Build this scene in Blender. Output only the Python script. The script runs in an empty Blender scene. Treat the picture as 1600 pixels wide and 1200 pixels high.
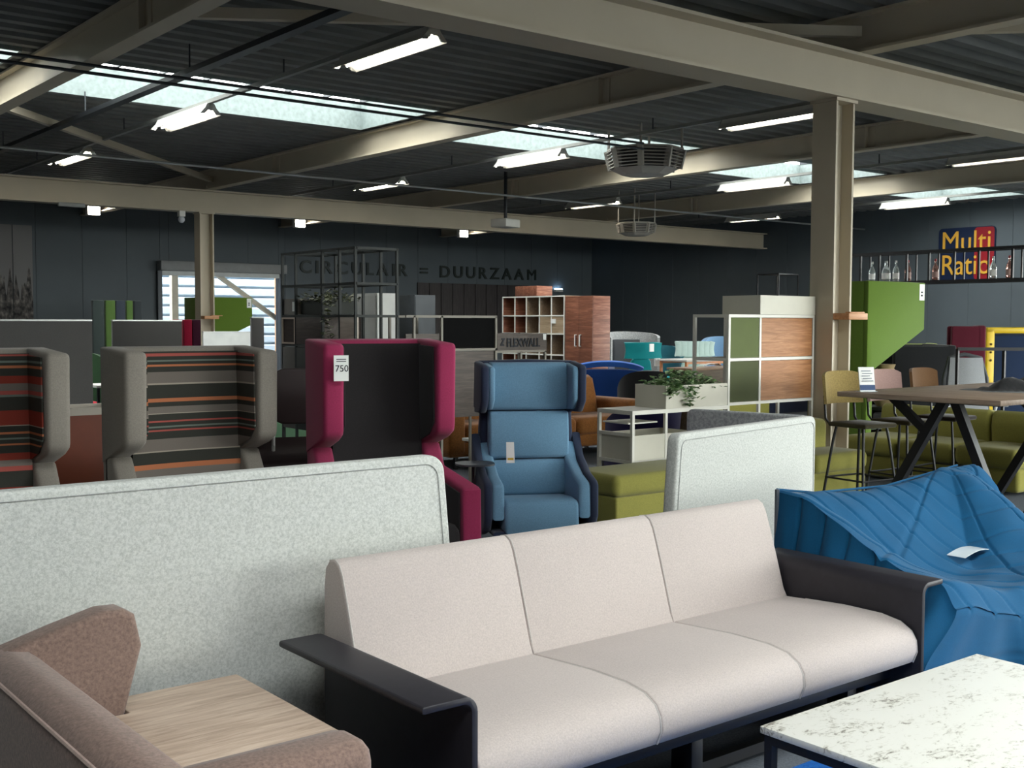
import bpy, bmesh, math, random
from mathutils import Vector, Matrix
R = math.radians
scene = bpy.context.scene
C = scene.collection

# ------------------------------------------------------------------ camera
EYE, PITCH, YAW, ROLL = 1.65, R(3.1), R(51.4), R(0.2)
cam_d = bpy.data.cameras.new('camera'); cam_d.sensor_width = 36.0; cam_d.lens = 40.5
cam_d.clip_start = 0.05; cam_d.clip_end = 300
cam = bpy.data.objects.new('camera', cam_d); C.objects.link(cam)
_f = Vector((math.cos(YAW)*math.cos(PITCH), math.sin(YAW)*math.cos(PITCH), -math.sin(PITCH)))
_r = Vector((math.sin(YAW), -math.cos(YAW), 0)); _u = _r.cross(_f)
_R = _r*math.cos(ROLL) + _u*math.sin(ROLL); _U = -_r*math.sin(ROLL) + _u*math.cos(ROLL)
_m = Matrix((_R, _U, -_f)).transposed().to_4x4(); _m.translation = (0, 0, EYE)
cam.matrix_world = _m
scene.camera = cam

# ------------------------------------------------------------------ sky, exposure, daylight openings
world = bpy.data.worlds.new('overcast_sky'); scene.world = world; world.use_nodes = True
_bg = world.node_tree.nodes['Background']; _bg.inputs[0].default_value = (1.0, .99, .972, 1); _bg.inputs[1].default_value = 18.0
vs = scene.view_settings
vs.view_transform = 'Standard'; vs.look = 'None'; vs.gamma = 1.0; vs.use_curve_mapping = False
vs.exposure = 0.25
def portal(name, loc, rot, sx, sy):
    l = bpy.data.lights.new(name, 'AREA'); l.shape = 'RECTANGLE'; l.size = sx; l.size_y = sy
    l.cycles.is_portal = True
    o = bpy.data.objects.new(name, l); C.objects.link(o); o.location = loc; o.rotation_euler = rot; o['kind'] = 'helper'
SKY_Y = [(13.9, 16.05), (-1.7, 0.7)]  # second strip is out of view, added to light the foreground
WALL_X, WALL_Y, WEST_X, SOUTH_Y, DECK = 27.6, 30.1, -6.0, -4.6, 4.72
SEC_X = [-1.65, 4.15, 9.95, 15.55, 21.15]
BAYS = [(-1.4, 3.9), (4.45, 9.7), (10.25, 15.3), (15.85, 20.9), (21.45, 26.6)]
for y0, y1 in SKY_Y:
    portal('daylight_portal', ((BAYS[0][0]+BAYS[-1][1])/2, (y0+y1)/2, 5.3), (0, 0, 0), BAYS[-1][1]-BAYS[0][0], y1-y0)
WIN = [(9.2, 14.9), (15.4, 21.0), (21.5, 27.2)]  # unseen south windows, added to throw daylight on the column and hall
WZ0, WZ1 = 0.15, 4.0
portal('daylight_portal', ((WIN[0][0]+WIN[-1][1])/2, SOUTH_Y-0.3, (WZ0+WZ1)/2), (R(90), 0, 0), WIN[-1][1]-WIN[0][0]+.2, WZ1-WZ0+.2)
portal('daylight_portal', (WALL_X+.3, 3.9, 1.95), (0, R(90), 0), 3.4, 17.2)
portal('daylight_portal', (13.6, WALL_Y+0.3, 1.55), (R(-90), 0, 0), 3.8, 3.1)

# ------------------------------------------------------------------ materials
MATS = {}
def srgb(c):
    if isinstance(c, str):
        c = [int(c[i:i+2], 16)/255 for i in (0, 2, 4)]
    return tuple(x/12.92 if x <= .04045 else ((x+.055)/1.055)**2.4 for x in c) + (1.0,)
def base(name):
    m = bpy.data.materials.new(name); m.use_nodes = True
    nt = m.node_tree; b = nt.nodes['Principled BSDF']
    return m, nt, b
def N(nt, t, **kw):
    n = nt.nodes.new(t)
    for k, v in kw.items():
        if k.startswith('i_'): n.inputs[k[2:].replace('_', ' ')].default_value = v
        else: setattr(n, k, v)
    return n
def ramp(nt, stops, interp='LINEAR'):
    r = nt.nodes.new('ShaderNodeValToRGB'); r.color_ramp.interpolation = interp
    el = r.color_ramp.elements
    while len(el) > 1: el.remove(el[-1])
    el[0].position, el[0].color = stops[0][0], srgb(stops[0][1])
    for p, c in stops[1:]:
        e = el.new(p); e.color = srgb(c)
    return r
def coords(nt, scale=(1, 1, 1), rot=(0, 0, 0)):
    tc = nt.nodes.new('ShaderNodeTexCoord'); mp = nt.nodes.new('ShaderNodeMapping')
    mp.inputs['Scale'].default_value = scale; mp.inputs['Rotation'].default_value = rot
    nt.links.new(tc.outputs['Object'], mp.inputs[0]); return mp
def bump(nt, b, src, strength, dist=0.002):
    n = nt.nodes.new('ShaderNodeBump'); n.inputs['Strength'].default_value = strength; n.inputs['Distance'].default_value = dist
    nt.links.new(src, n.inputs['Height']); nt.links.new(n.outputs[0], b.inputs['Normal'])
def plain(name, col, rough=.6, metal=0.0, var=.06, scale=6.0, spec=.4):
    """painted / moulded surface with a little uneven tone"""
    if name in MATS: return MATS[name]
    m, nt, b = base(name)
    mp = coords(nt); no = N(nt, 'ShaderNodeTexNoise', i_Scale=scale, i_Detail=4.0); nt.links.new(mp.outputs[0], no.inputs[0])
    c = srgb(col)[:3]; r = nt.nodes.new('ShaderNodeValToRGB'); e = r.color_ramp.elements
    e[0].position, e[1].position = .3, .7
    e[0].color = tuple(x*(1-var) for x in c)+(1,); e[1].color = tuple(min(1, x*(1+var)) for x in c)+(1,)
    nt.links.new(no.outputs[0], r.inputs[0]); nt.links.new(r.outputs[0], b.inputs['Base Color'])
    b.inputs['Roughness'].default_value = rough; b.inputs['Metallic'].default_value = metal
    b.inputs['Specular IOR Level'].default_value = spec
    MATS[name] = m; return m
def fabric(name, col, var=.12, scale=140.0, bumps=.25, rough=.92, sheen=.15, blot=.05):
    if name in MATS: return MATS[name]
    m, nt, b = base(name)
    mp = coords(nt)
    a = N(nt, 'ShaderNodeTexNoise', i_Scale=scale, i_Detail=3.0, i_Roughness=.7); nt.links.new(mp.outputs[0], a.inputs[0])
    g = N(nt, 'ShaderNodeTexNoise', i_Scale=5.0, i_Detail=2.0); nt.links.new(mp.outputs[0], g.inputs[0])
    c = srgb(col)[:3]; r = nt.nodes.new('ShaderNodeValToRGB'); e = r.color_ramp.elements
    e[0].position, e[1].position = .33, .67
    e[0].color = tuple(x*(1-var) for x in c)+(1,); e[1].color = tuple(min(1, x*(1+var)) for x in c)+(1,)
    nt.links.new(a.outputs[0], r.inputs[0])
    mx = N(nt, 'ShaderNodeMixRGB', blend_type='MULTIPLY'); mx.inputs[0].default_value = 1
    r2 = nt.nodes.new('ShaderNodeValToRGB'); e = r2.color_ramp.elements
    e[0].position, e[1].position = .3, .7
    e[0].color = (1-blot,)*3+(1,); e[1].color = (1, 1, 1, 1)
    nt.links.new(g.outputs[0], r2.inputs[0]); nt.links.new(r.outputs[0], mx.inputs[1]); nt.links.new(r2.outputs[0], mx.inputs[2])
    nt.links.new(mx.outputs[0], b.inputs['Base Color'])
    b.inputs['Roughness'].default_value = rough; b.inputs['Sheen Weight'].default_value = sheen; b.inputs['Specular IOR Level'].default_value = .2
    bump(nt, b, a.outputs[0], bumps)
    MATS[name] = m; return m
def wood(name, c0, c1, c2, axis=0, scale=1.0, rough=.5):
    if name in MATS: return MATS[name]
    m, nt, b = base(name)
    s = [7*scale]*3; s[axis] = .6*scale
    mp = coords(nt, tuple(s))
    a = N(nt, 'ShaderNodeTexNoise', i_Scale=3.0, i_Detail=6.0, i_Roughness=.62, i_Distortion=1.1); nt.links.new(mp.outputs[0], a.inputs[0])
    s2 = [60*scale]*3; s2[axis] = 2.2*scale
    mp2 = coords(nt, tuple(s2)); f = N(nt, 'ShaderNodeTexNoise', i_Scale=4.0, i_Detail=3.0); nt.links.new(mp2.outputs[0], f.inputs[0])
    ad = N(nt, 'ShaderNodeMath', operation='MULTIPLY_ADD'); ad.inputs[1].default_value = .3
    nt.links.new(f.outputs[0], ad.inputs[0]); 
    sb = N(nt, 'ShaderNodeMath', operation='MULTIPLY'); sb.inputs[1].default_value = .75; nt.links.new(a.outputs[0], sb.inputs[0]); nt.links.new(sb.outputs[0], ad.inputs[2])
    r = ramp(nt, [(.34, c0), (.52, c1), (.68, c2)]); nt.links.new(ad.outputs[0], r.inputs[0]); nt.links.new(r.outputs[0], b.inputs['Base Color'])
    b.inputs['Roughness'].default_value = rough; b.inputs['Specular IOR Level'].default_value = .35
    bump(nt, b, f.outputs[0], .08)
    MATS[name] = m; return m
def felt(name, c0, c1, c2, scale=55.0):
    if name in MATS: return MATS[name]
    m, nt, b = base(name); mp = coords(nt)
    a = N(nt, 'ShaderNodeTexNoise', i_Scale=scale, i_Detail=5.0, i_Roughness=.75); nt.links.new(mp.outputs[0], a.inputs[0])
    r = ramp(nt, [(.36, c0), (.48, c1), (.6, c2)]); nt.links.new(a.outputs[0], r.inputs[0]); nt.links.new(r.outputs[0], b.inputs['Base Color'])
    b.inputs['Roughness'].default_value = .95; b.inputs['Sheen Weight'].default_value = .1; b.inputs['Specular IOR Level'].default_value = .15
    bump(nt, b, a.outputs[0], .3)
    MATS[name] = m; return m
def emit(name, col, strength):
    if name in MATS: return MATS[name]
    m, nt, b = base(name)
    b.inputs['Base Color'].default_value = srgb(col); b.inputs['Emission Color'].default_value = srgb(col); b.inputs['Emission Strength'].default_value = strength
    MATS[name] = m; return m
def pane_mat(name, tint, gloss=.08):
    if name in MATS: return MATS[name]
    m = bpy.data.materials.new(name); m.use_nodes = True; nt = m.node_tree; nt.nodes.clear()
    o = nt.nodes.new('ShaderNodeOutputMaterial'); t = nt.nodes.new('ShaderNodeBsdfTransparent'); t.inputs[0].default_value = tint
    g = nt.nodes.new('ShaderNodeBsdfGlossy'); g.inputs['Roughness'].default_value = .05
    mx = nt.nodes.new('ShaderNodeMixShader'); mx.inputs[0].default_value = gloss
    nt.links.new(t.outputs[0], mx.inputs[1]); nt.links.new(g.outputs[0], mx.inputs[2]); nt.links.new(mx.outputs[0], o.inputs[0])
    MATS[name] = m; return m

# ------------------------------------------------------------------ mesh building
def tag(o, label=None, cat=None, group=None, kind=None):
    if label: o['label'] = label
    if cat: o['category'] = cat
    if group: o['group'] = group
    if kind: o['kind'] = kind
    return o
def thing(name, label, cat, loc=(0, 0, 0), rotz=0.0, group=None, kind=None):
    o = bpy.data.objects.new(name, None); C.objects.link(o); o.location = loc; o.rotation_euler = (0, 0, rotz)
    o.empty_display_size = .1
    return tag(o, label, cat, group, kind)
class B:
    """collects shapes; build() links them as one mesh object"""
    def __init__(s): s.v = []; s.f = []
    def add(s, vs, fs):
        k = len(s.v); s.v += [tuple(p) for p in vs]; s.f += [tuple(i+k for i in f) for f in fs]; return s
    def box(s, x0, x1, y0, y1, z0, z1):
        v = [(x, y, z) for z in (z0, z1) for y in (y0, y1) for x in (x0, x1)]
        return s.add(v, [(0, 2, 3, 1), (4, 5, 7, 6), (0, 1, 5, 4), (2, 6, 7, 3), (0, 4, 6, 2), (1, 3, 7, 5)])
    def prism(s, pts, axis, a, b):
        """polygon in the two other axes (in x,y,z order), extruded along axis from a to b"""
        def P(p, t):
            q = list(p); q.insert(axis, t); return q
        n = len(pts)
        v = [P(p, a) for p in pts] + [P(p, b) for p in pts]
        f = [tuple(range(n))[::-1], tuple(range(n, 2*n))] + [(i, (i+1) % n, n+(i+1) % n, n+i) for i in range(n)]
        return s.add(v, f)
    def bar(s, p, q, w, h=None):
        h = h or w; p = Vector(p); q = Vector(q); d = (q-p).normalized()
        up = Vector((0, 0, 1)) if abs(d.z) < .95 else Vector((1, 0, 0))
        a = d.cross(up).normalized()*w/2; c = a.cross(d).normalized()*h/2
        v = [e+i*a+j*c for e in (p, q) for i, j in ((-1, -1), (1, -1), (1, 1), (-1, 1))]
        return s.add(v, [(3, 2, 1, 0), (4, 5, 6, 7), (0, 1, 5, 4), (1, 2, 6, 5), (2, 3, 7, 6), (3, 0, 4, 7)])
    def tube(s, pts, r, n=8, cap=True):
        pts = [Vector(p) for p in pts]; rings = []; up = None
        for i, p in enumerate(pts):
            d = (pts[min(i+1, len(pts)-1)]-pts[max(i-1, 0)]).normalized()
            if up is None: up = Vector((0, 0, 1)) if abs(d.z) < .9 else Vector((1, 0, 0))
            a = d.cross(up).normalized(); b = a.cross(d).normalized(); up = b
            rr = r[i] if isinstance(r, (list, tuple)) else r
            rings.append([p+rr*(math.cos(2*math.pi*k/n)*a+math.sin(2*math.pi*k/n)*b) for k in range(n)])
        v = [q for g in rings for q in g]
        f = [(i*n+k, i*n+(k+1) % n, (i+1)*n+(k+1) % n, (i+1)*n+k) for i in range(len(pts)-1) for k in range(n)]
        if cap: f += [tuple(range(n))[::-1], tuple(range((len(pts)-1)*n, len(pts)*n))]
        return s.add(v, f)
    def lathe(s, prof, c=(0, 0, 0), n=14):
        v = [(c[0]+r*math.cos(2*math.pi*k/n), c[1]+r*math.sin(2*math.pi*k/n), c[2]+z) for r, z in prof for k in range(n)]
        f = [(i*n+k, i*n+(k+1) % n, (i+1)*n+(k+1) % n, (i+1)*n+k) for i in range(len(prof)-1) for k in range(n)]
        f += [tuple(range(n))[::-1], tuple(range((len(prof)-1)*n, len(prof)*n))]
        return s.add(v, f)
    def ball(s, c, r, n=10, m=6):
        rx, ry, rz = r if isinstance(r, tuple) else (r, r, r)
        prof = [(math.sin(math.pi*i/m), -math.cos(math.pi*i/m)) for i in range(m+1)]
        v = [(c[0]+rx*max(a, .01)*math.cos(2*math.pi*k/n), c[1]+ry*max(a, .01)*math.sin(2*math.pi*k/n), c[2]+rz*b) for a, b in prof for k in range(n)]
        f = [(i*n+k, i*n+(k+1) % n, (i+1)*n+(k+1) % n, (i+1)*n+k) for i in range(m) for k in range(n)]
        return s.add(v, f)
    def grid(s, fn, nu, nv):
        v = [fn(i/nu, j/nv) for i in range(nu+1) for j in range(nv+1)]
        f = [(i*(nv+1)+j, (i+1)*(nv+1)+j, (i+1)*(nv+1)+j+1, i*(nv+1)+j+1) for i in range(nu) for j in range(nv)]
        return s.add(v, f)
    def slab(s, fn, nu, nv, th):
        """a sheet fn(u,v)->point given thickness th along its own normals"""
        e = 1e-3
        def nrm(u, v):
            p = Vector(fn(u, v)); a = Vector(fn(min(u+e, 1), v))-Vector(fn(max(u-e, 0), v)); b = Vector(fn(u, min(v+e, 1)))-Vector(fn(u, max(v-e, 0)))
            return p, a.cross(b).normalized()
        g = [nrm(i/nu, j/nv) for i in range(nu+1) for j in range(nv+1)]
        w = nv+1; n = len(g)
        v = [p for p, q in g]+[p-q*th for p, q in g]
        f = []
        for i in range(nu):
            for j in range(nv):
                a, b, c, d = i*w+j, (i+1)*w+j, (i+1)*w+j+1, i*w+j+1
                f += [(a, b, c, d), (n+d, n+c, n+b, n+a)]
        for i in range(nu):
            a, b = i*w, (i+1)*w; f.append((b, a, n+a, n+b)); a, b = i*w+nv, (i+1)*w+nv; f.append((a, b, n+b, n+a))
        for j in range(nv):
            a, b = j, j+1; f.append((a, b, n+b, n+a)); a, b = nu*w+j, nu*w+j+1; f.append((b, a, n+a, n+b))
        return s.add(v, f)
    def cushion(s, prof, axis, a, b, r, k=4):
        """closed profile swept along axis with softly rounded ends"""
        n = len(prof); P2 = [Vector(p) for p in prof]
        area = sum(P2[i].x*P2[(i+1) % n].y-P2[(i+1) % n].x*P2[i].y for i in range(n))
        sg = 1 if area > 0 else -1
        nor = []
        for i in range(n):
            d = (P2[(i+1) % n]-P2[i-1]).normalized(); nor.append(Vector((-d.y, d.x))*sg)
        rings = []
        for j in range(k+1): t = j/k*math.pi/2; rings.append((a+r*(1-math.sin(t)), r*(1-math.cos(t))))
        rings = rings[::-1]; st = [(x, e) for x, e in rings]
        rings = [(a+r*(1-math.cos(j/k*math.pi/2)), r*(1-math.sin(j/k*math.pi/2))) for j in range(k+1)]
        rings += [(b-r*(1-math.cos(j/k*math.pi/2)), r*(1-math.sin(j/k*math.pi/2))) for j in range(k, -1, -1)]
        v = []
        for t, e in rings:
            for i in range(n):
                q = P2[i]+nor[i]*e; l = [q.x, q.y]; l.insert(axis, t); v.append(l)
        m = len(rings)
        f = [(i*n+c, i*n+(c+1) % n, (i+1)*n+(c+1) % n, (i+1)*n+c) for i in range(m-1) for c in range(n)]
        f += [tuple(range(n))[::-1], tuple(range((m-1)*n, m*n))]
        return s.add(v, f)
    def build(s, name, mat, parent=None, bevel=0.0, seg=2, smooth=True, angle=35, local=False, sub=0, move=None):
        me = bpy.data.meshes.new(name)
        off = Vector((0, 0, 0))
        if parent is not None and not local:
            p = parent
            while p is not None: off = off + p.location; p = p.parent
        v = [Vector(p)-off for p in s.v]
        if move is not None: v = [p-Vector(move) for p in v]
        me.from_pydata([tuple(p) for p in v], [], s.f)
        bm = bmesh.new(); bm.from_mesh(me)
        bmesh.ops.recalc_face_normals(bm, faces=bm.faces)
        if bevel > 0:
            ed = [e for e in bm.edges if len(e.link_faces) == 2 and e.calc_face_angle(0) > R(30)]
            bmesh.ops.bevel(bm, geom=ed, offset=bevel, segments=seg, profile=.5, affect='EDGES', clamp_overlap=True)
        bm.to_mesh(me); bm.free()
        if smooth:
            me.shade_smooth(); me.set_sharp_from_angle(angle=R(angle))
        if isinstance(mat, (list, tuple)):
            for q in mat: me.materials.append(q)
        else: me.materials.append(mat)
        o = bpy.data.objects.new(name, me); C.objects.link(o)
        if parent is not None: o.parent = parent
        if move is not None: o.location = move
        if sub:
            md = o.modifiers.new('sub', 'SUBSURF'); md.levels = sub; md.render_levels = sub
        return o
def ident(o, base_pt):
    """move a single-mesh thing's origin to base_pt"""
    me = o.data; b = Vector(base_pt)
    for v in me.vertices: v.co -= b
    o.location = b; return o
def rrect(x0, x1, y0, y1, r, k=4):
    pts = []
    for cx, cy, a in ((x1-r, y1-r, 0), (x0+r, y1-r, 90), (x0+r, y0+r, 180), (x1-r, y0+r, 270)):
        for i in range(k+1):
            t = R(a+90*i/k); pts.append((cx+r*math.cos(t), cy+r*math.sin(t)))
    return pts
def text(body, size, mat, parent, loc, rot, extrude=.004, name='lettering', align='LEFT', sx=1.0, offset=0.0, local=True):
    cu = bpy.data.curves.new(name, 'FONT'); cu.body = body; cu.size = size; cu.extrude = extrude; cu.align_x = align; cu.offset = offset; cu.resolution_u = 3
    t = bpy.data.objects.new(name, cu); C.objects.link(t)
    dg = bpy.context.evaluated_depsgraph_get(); me = bpy.data.meshes.new_from_object(t.evaluated_get(dg))
    C.objects.unlink(t); bpy.data.objects.remove(t); bpy.data.curves.remove(cu)
    me.materials.clear(); me.materials.append(mat)
    w = max((v.co.x for v in me.vertices), default=0)
    o = bpy.data.objects.new(name, me); C.objects.link(o)
    o.location = loc; o.rotation_euler = rot; o.scale = (sx, 1, 1)
    if parent is not None:
        o.parent = parent
        if not local: o.location = Vector(loc)-parent.location
    return o, w*sx
def clone(root, loc, rotz, label=None, group=None):
    c = root.copy(); C.objects.link(c); c.location = loc; c.rotation_euler = (0, 0, rotz)
    if label: c['label'] = label
    if group: c['group'] = group
    for ch in root.children:
        d = ch.copy(); C.objects.link(d); d.parent = c
        for g in ch.children:
            e = g.copy(); C.objects.link(e); e.parent = d
    return c
# ------------------------------------------------------------------ setting
M_steel = plain('beige_steel_paint', 'baaf9a', rough=.55, var=.05, scale=1.5)
M_deck = plain('charcoal_deck', '6f706d', rough=.7, var=.12, scale=2.0, spec=.3)
M_wall = plain('blue_grey_wall_panel', '525a5f', rough=.6, var=.08, scale=.7)
M_wallback = plain('wall_core', '30363b', rough=.8)
M_galv = plain('galvanised_steel', '7a8583', rough=.6, metal=.0, var=.16, scale=14)
M_black = plain('black_powder_coat', '17171a', rough=.45, var=.1)
M_darkmetal = plain('dark_metal', '33363a', rough=.4, metal=.5)
M_silver = plain('zinc_pipe', 'a9aba8', rough=.35, metal=.7)
M_white = plain('white_lacquer', 'e9e7df', rough=.45, var=.03)
M_paper = plain('white_paper', 'f2f2ee', rough=.7, var=.02)
M_ink = plain('black_ink', '22242a', rough=.7)

def carpet_mat(name, c0, c1, tile=0.5):
    m, nt, b = base(name); mp = coords(nt)
    a = N(nt, 'ShaderNodeTexNoise', i_Scale=90.0, i_Detail=4.0, i_Roughness=.8); nt.links.new(mp.outputs[0], a.inputs[0])
    r = ramp(nt, [(.3, c0), (.7, c1)]); nt.links.new(a.outputs[0], r.inputs[0]); nt.links.new(r.outputs[0], b.inputs['Base Color'])
    b.inputs['Roughness'].default_value = 1; b.inputs['Specular IOR Level'].default_value = .1
    bump(nt, b, a.outputs[0], .5, .004); return m
M_carpet = carpet_mat('charcoal_carpet', '4b4f55', '6a6f76')
M_rug = carpet_mat('blue_carpet', '0f3f86', '2a6bb4')
o = B().box(WEST_X, WALL_X, SOUTH_Y, WALL_Y, -.2, 0).build('floor', M_carpet, smooth=False); tag(o, 'dark grey carpeted showroom floor', kind='structure')

# outside world
o = B().box(-80, 100, -90, 120, -.5, -.22).build('ground', plain('outside_paving', '313231', rough=.9, scale=.3), smooth=False); tag(o, 'grey yard paving outside the hall', kind='structure')

M_glass = pane_mat('clear_pane', (.93, .96, .95, 1), .05)
def wall_panels(name, label, axis, pos, out, a0, a1, opening=None, pitch=1.15):
    """a sandwich-panel wall: a core sheet behind, and panels with recessed joints in front"""
    root = thing(name, label, None, kind='structure')
    def put(bb, u0, u1, z0, z1, d0, d1):
        if axis == 0: bb.box(u0, u1, min(pos+d0*out, pos+d1*out), max(pos+d0*out, pos+d1*out), z0, z1)
        else: bb.box(min(pos+d0*out, pos+d1*out), max(pos+d0*out, pos+d1*out), u0, u1, z0, z1)
    core = B()
    if opening:
        put(core, a0, opening[0], 0, 5.0, .03, .2); put(core, opening[1], a1, 0, 5.0, .03, .2); put(core, opening[0], opening[1], opening[2], 5.0, .03, .2)
    else: put(core, a0, a1, 0, 5.0, .03, .2)
    core.build('wall_core', M_wallback, root, smooth=False)
    u = a0
    while u < a1-.05:
        v = min(u+pitch, a1)
        segs = [(u, v, 0)]
        if opening and v > opening[0] and u < opening[1]:
            segs = []
            if u < opening[0]: segs.append((u, opening[0], 0))
            segs.append((max(u, opening[0]), min(v, opening[1]), opening[2]))
            if v > opening[1]: segs.append((opening[1], v, 0))
        for s0, s1, z0 in segs:
            bb = B(); put(bb, s0+.003, s1-.003, z0, 4.98, 0, .04); bb.build('panel', M_wall, root, bevel=.003, seg=1, smooth=False)
        u = v
    return root
wall_panels('wall_north', 'dark blue-grey panelled wall carrying the raised lettering', 0, WALL_Y, 1, WEST_X-.2, WALL_X+.2, opening=(11.95, 15.45, 3.0))
wall_panels('wall_east', 'dark blue-grey panelled wall carrying the square sign', 1, WALL_X, 1, 12.4, WALL_Y)
o = B().box(WALL_X, WALL_X+.2, SOUTH_Y, 12.4, 3.6, 5).box(WALL_X, WALL_X+.2, SOUTH_Y, 12.4, 0, .3).build('wall_east', M_wall, smooth=False); tag(o, 'dark blue-grey wall stretch with added windows outside the view', kind='structure')
w = thing('window_30', 'tall window added for light in the side wall outside the view', None, (WALL_X, 4, 0), kind='structure')  # unseen glazing added to brighten the middle of the hall
for q in range(9):
    y = SOUTH_Y+(12.4-SOUTH_Y)*q/8; B().box(WALL_X+.04, WALL_X+.12, y-.03, y+.03, .3, 3.6).build('mullion', M_darkmetal, w)
B().box(WALL_X+.07, WALL_X+.08, SOUTH_Y, 12.4, .3, 3.6).build('pane', M_glass, w)
o = B().box(WEST_X-.2, WEST_X, SOUTH_Y, WALL_Y, 0, 5).build('wall_west', plain('pale_wall', 'a9abab', rough=.8), smooth=False); tag(o, 'pale side wall outside the view', kind='structure')
bb = B().box(WEST_X, WALL_X, SOUTH_Y-.2, SOUTH_Y, WZ1, 5).box(WEST_X, WALL_X, SOUTH_Y-.2, SOUTH_Y, 0, WZ0)
ed = [WEST_X]+[q for w in WIN for q in w]+[WALL_X]
for i in range(0, len(ed), 2): bb.box(ed[i], ed[i+1], SOUTH_Y-.2, SOUTH_Y, WZ0, WZ1)
o = bb.build('wall_south', plain('pale_wall', 'a9abab'), smooth=False); tag(o, 'wall behind the viewer with added windows', kind='structure')
for i, (a, b_) in enumerate(WIN):
    w = thing('window_%d' % (i+20), 'tall window added for light behind the viewer', None, (a, SOUTH_Y, 0), kind='structure')
    for q in range(5):
        x = a+(b_-a)*q/4; B().box(x-.03, x+.03, SOUTH_Y-.12, SOUTH_Y-.04, WZ0, WZ1).build('mullion', M_darkmetal, w)
    B().box(a, b_, SOUTH_Y-.09, SOUTH_Y-.08, WZ0, WZ1).build('pane', M_glass, w)

# roof deck: trapezoidal ribs running along x
def deck(x0, x1, y0, y1, b):
    p = 1/3; k0 = math.ceil((y0+8.4)/p-1e-6); pts = []
    def z(y):
        t = ((y+8.4)/p) % 1.0
        return DECK if t < .38 else DECK+.075*(t-.38)/.1 if t < .48 else DECK+.075 if t < .88 else DECK+.075*(1-(t-.88)/.12)
    ys = {round(y0, 4), round(y1, 4)}
    k = math.floor((y0+8.4)/p)
    while -8.4+k*p < y1:
        for t in (0, .38, .48, .88):
            y = -8.4+(k+t)*p
            if y0 < y < y1: ys.add(round(y, 4))
        k += 1
    ys = sorted(ys)
    v = [(x, y, z(y)) for y in ys for x in (x0, x1)]
    b.add(v, [(2*i, 2*i+1, 2*i+3, 2*i+2) for i in range(len(ys)-1)])
dk = B()
yy = SOUTH_Y
for y0, y1 in sorted(SKY_Y):
    deck(WEST_X, WALL_X, yy, y0, dk)
    ex = [WEST_X]+[q for w in BAYS for q in w]+[WALL_X]
    for i in range(0, len(ex), 2): deck(ex[i], ex[i+1], y0, y1, dk)
    yy = y1
deck(WEST_X, WALL_X, yy, WALL_Y, dk)
o = dk.build('ceiling', M_deck, smooth=False); tag(o, 'dark ribbed steel roof deck', kind='structure')
# skylights: first strip in view, second added overhead for its light
M_sky = pane_mat('skylight_pane', (.68, .70, .70, 1), .04)
wn = 0
for si, (y0, y1) in enumerate(SKY_Y):
    for (x0, x1) in BAYS:
        wn += 1
        w = thing('window_%d' % wn, 'long roof skylight with galvanised upstand between two roof beams', None, (x0, y0, DECK), kind='structure')
        c = B(); zt = 5.12
        c.box(x0-.02, x1+.02, y1, y1+.03, DECK-.02, zt); c.box(x0-.02, x1+.02, y0-.03, y0, DECK-.02, zt)
        c.box(x0-.03, x0, y0, y1, DECK-.02, zt); c.box(x1, x1+.03, y0, y1, DECK-.02, zt)
        c.build('upstand', M_galv, w, smooth=False)
        n = 8
        bars = B().box(-.02, .02, 0, y1-y0, 0, .05)
        for q in range(n+1):
            x = x0+(x1-x0)*q/n
            if si == 0:
                g = bars.build('glazing_bar', M_darkmetal, w, local=True, smooth=False) if q == 0 else g0.copy()
                if q == 0: g0 = g
                else: C.objects.link(g); g.parent = w
                g.location = (x-x0, 0, zt-DECK)
        pw = (x1-x0)/n
        for q in range(n if si == 0 else 1):
            pn = B().box(x0+q*pw, x0+(q+1)*pw if si == 0 else x1, y0, y1, zt+.02, zt+.03).build('pane', M_sky, w, smooth=False)

# steel frame
def isec(h, b, tw, tf):
    return [(-b/2, 0), (b/2, 0), (b/2, tf), (tw/2, tf), (tw/2, h-tf), (b/2, h-tf), (b/2, h), (-b/2, h), (-b/2, h-tf), (-tw/2, h-tf), (-tw/2, tf), (-b/2, tf)]
def ibeam(axis, c, z0, h, b, a0, a1, label, tw=.03, tf=.03):
    bb = B(); pts = [(c+p, z0+q) for p, q in isec(h, b, tw, tf)]
    bb.prism(pts, axis, a0, a1)   # axis 0: (y,z) profile ; axis 1: (x,z) profile
    o = bb.build('beam', M_steel, smooth=False); tag(o, label, kind='structure'); return o
NEAR_Y, FAR_Y = 7.05, 22.5
ibeam(0, NEAR_Y, 3.85, .46, .38, WEST_X, WALL_X, 'heavy beige main beam crossing above the near column')
fb = ibeam(0, FAR_Y, 3.85, .46, .32, WEST_X, WALL_X, 'beige main beam crossing the far end of the hall')
for i, x in enumerate(SEC_X):
    for k, (a0, a1) in enumerate(((SOUTH_Y, NEAR_Y+.0), (NEAR_Y, WALL_Y))):
        be = ibeam(1, x, 4.315, .39, .2, a0, a1, 'beige roof beam %d from the lettered wall corner%s' % (len(SEC_X)-i, ', part behind the main beam' if k else ', part before the main beam'), tw=.025, tf=.028)
        if k:
            for y in (10.65, 19.4):
                B().box(x-.1, x+.1, y-.012, y+.012, 4.343, 4.677).build('stiffener', M_steel, be, smooth=False)
                B().box(x-.028, x+.028, y-.13, y+.13, 4.36, 4.66).build('splice_plate', M_steel, be, smooth=False)
        for s in (-1, 1):
            for y in ((NEAR_Y+.1, FAR_Y-.1) if k else ()):
                B().lathe([(.018, 0), (.018, .03), (.008, .03), (.008, .05)], (x+s*.06, y, 4.343), 6).build('bolt', M_steel, be, smooth=False)
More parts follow.
